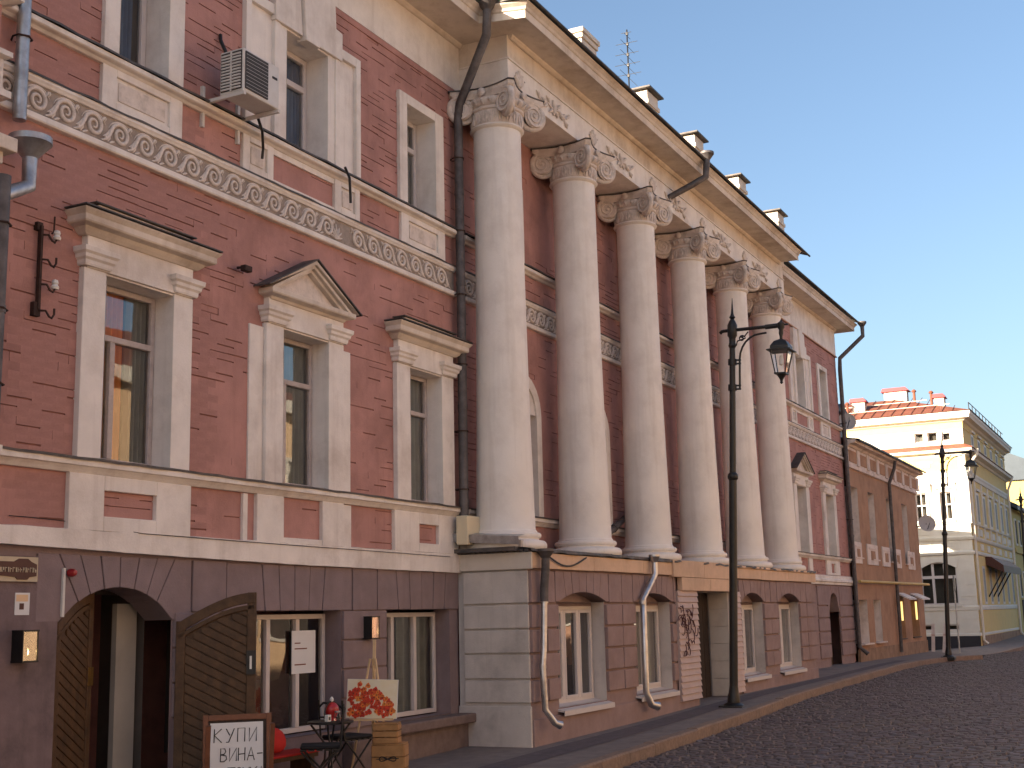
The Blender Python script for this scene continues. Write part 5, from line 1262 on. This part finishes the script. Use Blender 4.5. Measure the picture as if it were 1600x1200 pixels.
# ================================================================== STREET LAMPS
def street_lamp(loc, label, lean):
    t = thing('street_lamp', label, 'street lamp', loc, group='black street lamps along the pavement')
    t.rotation_euler = (lean, 0, 0)
    H = 6.30
    O('base', MB().lathe((0, 0, 0), [(.17, -.1), (.17, .03), (.15, .05), (.105, .07), (.10, .18), (.085, .22), (.075, .30), (.07, .34)], 16), 'iron_black', t, True)
    O('base_plate', MB().box(-.2, .2, -.2, .2, -.06, .02), 'iron_black', t, bevel=.01)
    O('pole', MB().lathe((0, 0, 0), [(.07, .3), (.066, 3.72), (.085, 3.74), (.09, 3.78), (.085, 3.82), (.056, 3.85), (.05, H - .3)], 14), 'iron_black', t, True)
    O('finial', MB().lathe((0, 0, 0), [(.05, H - .32), (.07, H - .28), (.055, H - .22), (.06, H - .14), (.085, H - .1), (.085, H + .08), (.06, H + .14), (.03, H + .19), (.055, H + .22), (.03, H + .26), (.022, H + .3), (.004, H + .56)], 12), 'iron_black', t, True)
    arm = O('arm', MB().tube([(0, .2, H - .02), (0, .16, H - .01), (0, -.8, H + .02)], .03, 8).lathe((0, .2, H - .03), [(0, -.04), (.04, 0), (0, .04)], 8, False), 'iron_black', t, True)
    O('arm_collar', MB().tube([(0, -.58, H + .01), (0, -.80, H + .02)], .042, 10), 'iron_black', arm, True)
    O('brace', MB().tube([(0, -.13, H - 1.02), (0, -.13, H - .52)] + [(0, -.13 - .36 * (1 - math.cos(R(a))), H - .52 + .42 * math.sin(R(a))) for a in range(15, 91, 15)] + [(0, -.60, H - .09)], .018, 7), 'iron_black', arm, True)
    sc = [(0, -.1 - .07 - .06 * math.cos(R(a)) * (1 - a / 600), H - .16 + .06 * math.sin(R(a)) * (1 - a / 600)) for a in range(0, 500, 25)]
    O('scrollwork', MB().tube([(0, -.07, H - .28), (0, -.09, H - .2)] + sc, .012, 6).tube([(0, -.28, H - .05), (0, -.22, H - .12), (0, -.12, H - .14)], .012, 6), 'iron_black', arm, True)
    for z_ in (H - 1.0, H - .56): O('clamp', MB().tube([(0, 0, z_ - .05), (0, 0, z_ + .05)], .075, 10).tube([(0, 0, z_ + .03), (0, -.15, z_ + .03)], .016, 6).tube([(0, 0, z_ - .03), (0, -.15, z_ - .03)], .016, 6), 'iron_black', t, True)
    # lantern
    ly = -.85; lz = H + .03
    top = O('lantern', MB().lathe((0, ly, lz), [(.0, .1), (.02, .06), (.06, .03), (.06, -.05), (.035, -.09), (.04, -.15), (.025, -.2), (.025, -.27)], 10, False).merge(MB().tube([(0, ly + .06, lz), (0, ly - .12, lz)], .016, 6)), 'iron_black', t, True)
    sq = lambda h, z: [(h, ly + h, z), (-h, ly + h, z), (-h, ly - h, z), (h, ly - h, z)]
    mb = MB(); lv = [(.03, lz - .25), (.10, lz - .29), (.15, lz - .37), (.155, lz - .42), (.205, lz - .44), (.205, lz - .455), (.16, lz - .46)]
    vs = sum([sq(h, z) for h, z in lv], []); mb.add(vs, [(4 * k + i, 4 * k + (i + 1) % 4, 4 * k + 4 + (i + 1) % 4, 4 * k + 4 + i) for k in range(len(lv) - 1) for i in range(4)] + [(0, 1, 2, 3), (24, 25, 26, 27)])
    O('lantern_roof', mb, 'iron_black', top)
    a0, a1, za, zb = .15, .085, lz - .46, lz - .83
    bars = MB(); 
    for (u, v) in ((1, 1), (-1, 1), (-1, -1), (1, -1)): bars.tube([(u * a0, ly + v * a0, za), (u * a1, ly + v * a1, zb)], .011, 5)
    bars.box(-a1 - .015, a1 + .015, ly - a1 - .015, ly + a1 + .015, zb - .02, zb + .005)
    O('lantern_frame', bars, 'iron_black', top)
    for i in range(4):
        q0, q1 = sq(a0 - .005, za), sq(a1 - .005, zb + .005)
        O('lantern_pane', MB().add([q0[i], q0[(i + 1) % 4], q1[(i + 1) % 4], q1[i]], [(0, 1, 2, 3)]), 'glass_lamp', top)
    O('lantern_bulb', MB().lathe((0, ly, lz - .62), [(0, -.09), (.035, -.06), (.04, .0), (.03, .09), (0, .1)], 10, False), 'paper', top, True)
    O('lantern_tip', MB().lathe((0, ly, zb), [(.085, -.02), (.05, -.07), (.025, -.11), (.02, -.14), (.028, -.16), (0, -.185)], 10, False), 'iron_black', top, True)
    return t
street_lamp((20.85, -1.74, S(20.85)), 'tall black street lamp in front of the portico columns', R(3.0))
street_lamp((41.9, -1.90, S(41.9)), 'black street lamp by the far corner of the brown house', R(2.9))
street_lamp((62.5, -2.25, S(62.5)), 'distant black street lamp at the edge of the picture past the cream house', R(1.5))
# road sign seen edge-on, barrier boards
rs = thing('road_sign', 'thin grey road sign post with round disc seen nearly edge-on by the corner', 'road sign', (51.3, -.85, S(51)))
O('post', MB().tube([(0, 0, -.2), (0, 0, 2.75)], .03, 8), 'pipe_galv', rs, True)
O('disc', MB().lathe((0, 0, 0), [(0, -.008), (.28, -.008), (.30, 0), (.28, .008), (0, .008)], 24, False).xf(Matrix.Translation((0, -.03, 2.45)) @ Matrix.Rotation(R(12), 4, 'Z') @ Matrix.Rotation(R(90), 4, 'X')), 'dish_grey', rs)
for i, (x_, y_, tl, lb) in enumerate(((49.0, -.28, 4, 'white road barrier plank leaning next to the brown house'), (49.5, -.58, 7, 'white road barrier plank leaning near the lamp post'))):
    b_ = thing('barrier_board', lb, 'barrier', (x_, y_, S(x_)), group='barrier planks leaning at the side street')
    O('plank', MB().box(-.02, .02, -.06, .06, -.05, 1.0).xf(Matrix.Rotation(R(tl), 4, 'X')), 'barrier_white', b_); O('stripe', MB().box(-.022, .022, -.062, .062, .55, .62).xf(Matrix.Rotation(R(tl), 4, 'X')), 'siding_pink', b_)

# ================================================================== CAFE CORNER IN FRONT OF THE BASEMENT WINDOWS
def facing(x, y): return math.atan2(-8.44 - y, 0 - x) + R(90)   # rotation that turns local -y towards the camera
gz = lambda x: S(x)
STROKE = {  # hand-drawn capital letters on a 1 x 1.4 cell
 'К': [[(0, 0), (0, 1.4)], [(.75, 1.4), (.02, .75), (.8, 0)]], 'У': [[(0, 1.4), (.4, .7)], [(.85, 1.4), (.3, 0), (.05, .02)]], 'П': [[(0, 0), (0, 1.4), (.75, 1.4), (.75, 0)]],
 'И': [[(0, 1.4), (0, 0), (.75, 1.4), (.75, 0)]], 'В': [[(0, 0), (0, 1.4), (.45, 1.35), (.55, 1.05), (.4, .8), (0, .72)], [(.1, .72), (.6, .6), (.68, .25), (.4, 0), (0, 0)]], 'Н': [[(0, 0), (0, 1.4)], [(.7, 0), (.7, 1.4)], [(0, .7), (.7, .75)]],
 'А': [[(0, 0), (.4, 1.4), (.8, 0)], [(.15, .5), (.68, .5)]], '-': [[(.1, .7), (.7, .72)]], 'Т': [[(.4, 0), (.4, 1.4)], [(-.05, 1.4), (.85, 1.4)]], 'О': [[(.4 + .4 * math.cos(R(a)), .7 + .7 * math.sin(R(a))) for a in range(90, 451, 30)]], 'Ч': [[(0, 1.4), (.05, .75), (.7, .7)], [(.7, 1.4), (.7, 0)]]}
def write(mb, text, x, z, h, y, r=.0042, sp=1.22):
    s = h / 1.4
    for ch in text:
        for st in STROKE.get(ch, []): mb.tube([(x + p[0] * s + .03 * p[1] * s, y, z + p[1] * s) for p in st], r, 4)
        x += s * sp if ch != ' ' else s * .9
sx, sy = 9.12, -1.03
ab_ = thing('pavement_sign', 'wooden A-board with white paper and handwritten wine slogan before the gate', 'sign board', (sx, sy, gz(sx)), facing(sx, sy) + R(6))
tilt = Matrix.Translation((0, 0, 0)) @ Matrix.Rotation(R(-6), 4, 'X')
Hs = .93
O('frame', MB().box(-.295, -.25, -.02, .02, 0, Hs).box(.25, .295, -.02, .02, 0, Hs).box(-.25, .25, -.021, .021, Hs - .05, Hs - .001).box(-.25, .25, -.02, .02, .12, .17).xf(tilt), 'board_wood', ab_, bevel=.004)
O('panel', MB().box(-.25, .25, -.008, .008, .17, Hs - .05).xf(tilt), 'wood_door_inner', ab_)
O('paper', MB().box(-.232, .222, -.013, -.009, .19, Hs - .07).xf(tilt), 'paper', ab_)
O('back_leg', MB().box(-.29, -.25, .0, .03, 0, Hs - .05).box(.25, .29, .0, .03, 0, Hs - .05).xf(Matrix.Translation((0, .0, 0)) @ Matrix.Rotation(R(14), 4, 'X')), 'board_wood', ab_)
ltr = MB(); write(ltr, 'КУПИ', -.20, .695, .115, -.016, sp=1.22); write(ltr, 'ВИНА-', -.145, .535, .11, -.016, sp=.97); write(ltr, 'И ТОЧКА', -.215, .375, .105, -.016, r=.004, sp=.86)
O('handwriting', ltr.xf(tilt), 'ink', ab_)
# bistro table
tx, ty = 11.08, -.62
tb = thing('bistro_table', 'small round black metal bistro table by the shop window', 'table', (tx, ty, gz(tx)))
O('table_top', MB().lathe((0, 0, .655), [(0, 0), (.22, 0), (.235, .008), (.235, .022), (.22, .028), (0, .028)], 32, False), 'iron_black', tb, True)
for k in range(4):
    a = R(45 + 90 * k); O('leg', MB().tube([(.20 * math.cos(a), .20 * math.sin(a), .65), (.05 * math.cos(a), .05 * math.sin(a), .45), (.06 * math.cos(a), .06 * math.sin(a), .3), (.24 * math.cos(a), .24 * math.sin(a), 0)], .011, 6), 'iron_black', tb, True)
pot = thing('red_teapot', 'round red pot with ornate trim on the bistro table', 'pot', (tx + .02, ty, gz(tx) + .684))
O('body', MB().lathe((0, 0, 0), [(.0, .0), (.05, .0), (.04, .02), (.05, .04), (.075, .09), (.07, .135), (.045, .165), (.03, .175), (0, .18)], 20, False), 'ceramic_red', pot, True); O('knob', MB().lathe((0, 0, .18), [(0, 0), (.018, .01), (.022, .03), (.01, .05), (0, .055)], 10, False), 'ceramic_white', pot, True)
O('handle', MB().tube([(.12 * math.cos(R(a)) * 1.05, 0, .05 + .14 * math.sin(R(a))) for a in range(-10, 191, 20)], .007, 6), 'iron_black', pot, True)
jar = thing('glass_jar', 'small glass jar in front of the red pot on the table', 'jar', (tx - .02, ty - .10, gz(tx) + .684))
O('body', MB().lathe((0, 0, 0), [(0, 0), (.035, 0), (.038, .02), (.036, .06), (.026, .075), (.026, .085)], 14, False), 'glass_lamp', jar, True); O('lid', MB().lathe((0, 0, .083), [(0, 0), (.03, 0), (.03, .014), (0, .016)], 14, False), 'pipe_galv', jar, True)
cup = thing('printed_carton', 'white printed box standing on the table edge beside the jar', 'box', (tx - .13, ty - .06, gz(tx) + .684)); O('carton', MB().box(-.03, .03, -.02, .02, 0, .065), 'ceramic_white', cup, bevel=.003); O('print', MB().box(-.015, .015, -.0215, -.0202, .015, .045), 'ink', cup)
def chair(x, y, rz, label, seat_mat):
    t = thing('folding_chair', label, 'chair', (x, y, gz(x)), rz, group='folding chairs round the bistro table')
    for sx_ in (-.19, .19):
        O('leg', MB().tube([(sx_, -.2, 0), (sx_, .0, .25), (sx_, .2, .47), (sx_, .23, .86)], .011, 6), 'iron_black', t, True); O('leg', MB().tube([(sx_ * .92, .22, 0), (sx_ * .92, 0, .25), (sx_ * .92, -.18, .44)], .011, 6), 'iron_black', t, True)
    O('backrest', MB().tube([(-.19, .225, .78), (-.1, .24, .83), (.1, .24, .83), (.19, .225, .78)], .012, 6).tube([(-.19, .215, .68), (.19, .215, .68)], .010, 6), 'iron_black', t, True)
    for k in range(5): O('seat_slat', MB().box(-.2, .2, -.19 + k * .078, -.13 + k * .078, .445, .458), 'iron_black', t)
    O('seat_cushion', MB().box(-.19, .19, -.19, .19, .459, .495), seat_mat, t, bevel=.015)
    return t
chair(11.55, -.50, R(75), 'black folding chair with black seat pad next to the crates', 'black_cloth')
chair(10.72, -.75, R(215), 'black folding chair with dark seat and its back towards the A-board', 'black_cloth')
bn = thing('low_bench', 'low wooden bench covered with a red cloth under the wide shop window', 'bench', (10.75, -.28, gz(10.7)), world=True)
O('seat', MB().box(10.05, 11.15, -.42, -.12, .26, .30), 'wood_dark', bn); O('cloth', MB().box(10.03, 11.17, -.44, -.10, .301, .325), 'red_cloth', bn, bevel=.01)
for x_ in (10.1, 11.05): O('leg', MB().box(x_, x_ + .06, -.40, -.14, -.1, .26), 'wood_dark', bn)
cu = MB().lathe((0, 0, 0), [(0, -.07), (.1, -.066), (.17, -.045), (.21, -.01), (.21, .01), (.17, .045), (.1, .066), (0, .07)], 4, False)
cs = O('red_cushion', cu.xf(Matrix.Translation((10.62, -.26, .46)) @ Matrix.Rotation(R(-20), 4, 'Z') @ Matrix.Rotation(R(62), 4, 'X') @ Matrix.Rotation(R(35), 4, 'Z')), 'red_cloth', None, True, ang=80)
sb = cs.modifiers.new('subd', 'SUBSURF'); sb.levels = 2; sb.render_levels = 2
tag(cs, 'bright red cushion tipped up on the cloth-covered bench', 'cushion')
# easel, painting, crates
ex, ey = 11.95, -.55
er = facing(ex, ey) + R(-12)
ea = thing('easel', 'pale wooden easel holding the flower painting', 'easel', (ex, ey, gz(ex)), er)
for s_ in (-1, 1): O('leg', MB().tube([(s_ * .22, -.10, 0), (s_ * .03, .04, 1.25)], .013, 5), 'pine', ea)
O('leg', MB().tube([(0, .42, 0), (0, .04, 1.25)], .013, 5), 'pine', ea)
O('mast', MB().box(-.016, .016, .0, .03, .45, 1.46).xf(Matrix.Rotation(R(-5), 4, 'X')), 'pine', ea)
O('ledge', MB().box(-.24, .24, -.07, .0, .60, .625), 'pine', ea)
pg = thing('flower_painting', 'unframed painting of red poppies on a cream ground resting on the easel', 'painting', (ex, ey, gz(ex) + .626), er)
PT = Matrix.Translation((0, -.045, 0)) @ Matrix.Rotation(R(-5), 4, 'X') @ Matrix.Rotation(R(2), 4, 'Y')
O('canvas', MB().box(-.275, .275, -.012, .012, 0, .405).xf(PT), 'canvas', pg, bevel=.003)
O('canvas_edge', MB().box(-.278, .278, -.0125, .0125, -.003, .0).box(-.278, .278, -.0125, .0125, .405, .408).box(-.278, -.2755, -.0125, .0125, 0, .405).box(.2755, .278, -.0125, .0125, 0, .405).xf(PT), 'paper', pg)
fl1, fl2, fl3 = MB(), MB(), MB()
rr_ = random.Random(3)
for i in range(120):
    x_ = rr_.uniform(-.25, .235); top_ = .36 - .95 * max(0, x_ - .0) - .5 * max(0, -.15 - x_); z_ = rr_.uniform(.025, max(.07, top_)); r_ = rr_.uniform(.018, .034)
    n_ = 9; poly = [(x_ + r_ * (1 + .25 * math.sin(k * 2.3 + i)) * math.cos(2 * math.pi * k / n_), z_ + r_ * (1 + .25 * math.sin(k * 2.3 + i)) * math.sin(2 * math.pi * k / n_)) for k in range(n_)]
    y_ = -.0125 - .00006 * i
    (fl1 if i % 3 else fl3).prism(poly, y_ - .0004, y_); fl2.prism([(x_ + (p[0] - x_) * .3, z_ + (p[1] - z_) * .3) for p in poly], y_ - .0006, y_ - .0004)
O('poppy_strokes', fl1.xf(PT), 'paint_red', pg, kind='stuff'); O('poppy_hearts', fl2.xf(PT), 'paint_dark', pg, kind='stuff'); O('orange_strokes', fl3.xf(PT), 'paint_orange', pg, kind='stuff')
def crate(x, y, rz, z, w, d, h, label):
    t = thing('wooden_crate', label, 'crate', (x, y, z), rz, group='wooden crates under the easel')
    n = 3; hh = h / n
    for k in range(n):
        for s_ in (-1, 1):
            O('slat', MB().box(-w / 2, w / 2, s_ * d / 2 - .008, s_ * d / 2 + .008, k * hh + .004, (k + 1) * hh - .004), 'crate_wood', t, bevel=.003); O('slat', MB().box(s_ * w / 2 - .008, s_ * w / 2 + .008, -d / 2 + .009, d / 2 - .009, k * hh + .004, (k + 1) * hh - .004), 'crate_wood', t, bevel=.003)
    O('lid', MB().box(-w / 2, w / 2, -d / 2, d / 2, h, h + .012), 'crate_wood', t)
    return t
cr_z = gz(ex)
crate(ex - .02, ey - .24, er, cr_z, .34, .26, .36, 'lower wooden crate with a dark stamp standing on the pavement')
crate(ex - .05, ey - .22, er, cr_z + .373, .26, .22, .20, 'smaller wooden crate stacked right below the painting')
stp = O('stamp', MB().merge(MB().tube([(.09 * math.cos(R(a)), -.14, .22 + .022 * math.sin(R(2 * a))) for a in range(0, 361, 20)], .006, 4)).tube([(-.12, -.14, .22), (.12, -.14, .225)], .005, 4), 'ink', None)
tc_ = [o for o in bpy.data.objects if o.name == 'wooden_crate'][0]; stp.parent = tc_

# ================================================================== buildings across the street, behind and beside the camera (seen in the panes)
def plain_house(name, label, x0, x1, y0, y1, h, mat, roofm, nx):
    t = thing(name, label, 'building', ((x0 + x1) / 2, (y0 + y1) / 2, 0), world=True)
    O('wall', MB().box(x0, x1, y0, y1, -.6, h), mat, t); O('cornice', MB().box(x0 - .2, x1 + .2, y0 - .3, y1 + .3, h, h + .4), 'pale_white', t)
    O('roof', MB().prism([(y0 - .3, h + .4), ((y0 + y1) / 2, h + 3), (y1 + .3, h + .4)], x0, x1, 'x'), roofm, t)
    st = (x1 - x0) / nx
    for i in range(nx):
        for z_ in (1.2, 4.6):
            w = O('window', MB().box(x0 + st * (i + .3), x0 + st * (i + .7), y1 - .02, y1 + .05, z_, z_ + 2.1), 'pale_white', t); O('pane', MB().box(x0 + st * (i + .34), x0 + st * (i + .66), y1 + .051, y1 + .06, z_ + .1, z_ + 2.0), 'interior_dark', w)
plain_house('ochre_house', 'ochre two-storey house across the street from the portico', 13, 34, -27, -15.5, 8.0, 'far_ochre', 'roof_red', 7)
plain_house('brick_house', 'red two-storey house across the street from the brown house', 36, 60, -27, -15.5, 8.0, 'far_red', 'roof_dark', 8)
plain_house('umber_house', 'umber two-storey house across the street behind the camera', -16, 11.8, -27, -15.5, 8.5, 'far_dark', 'roof_dark', 8)
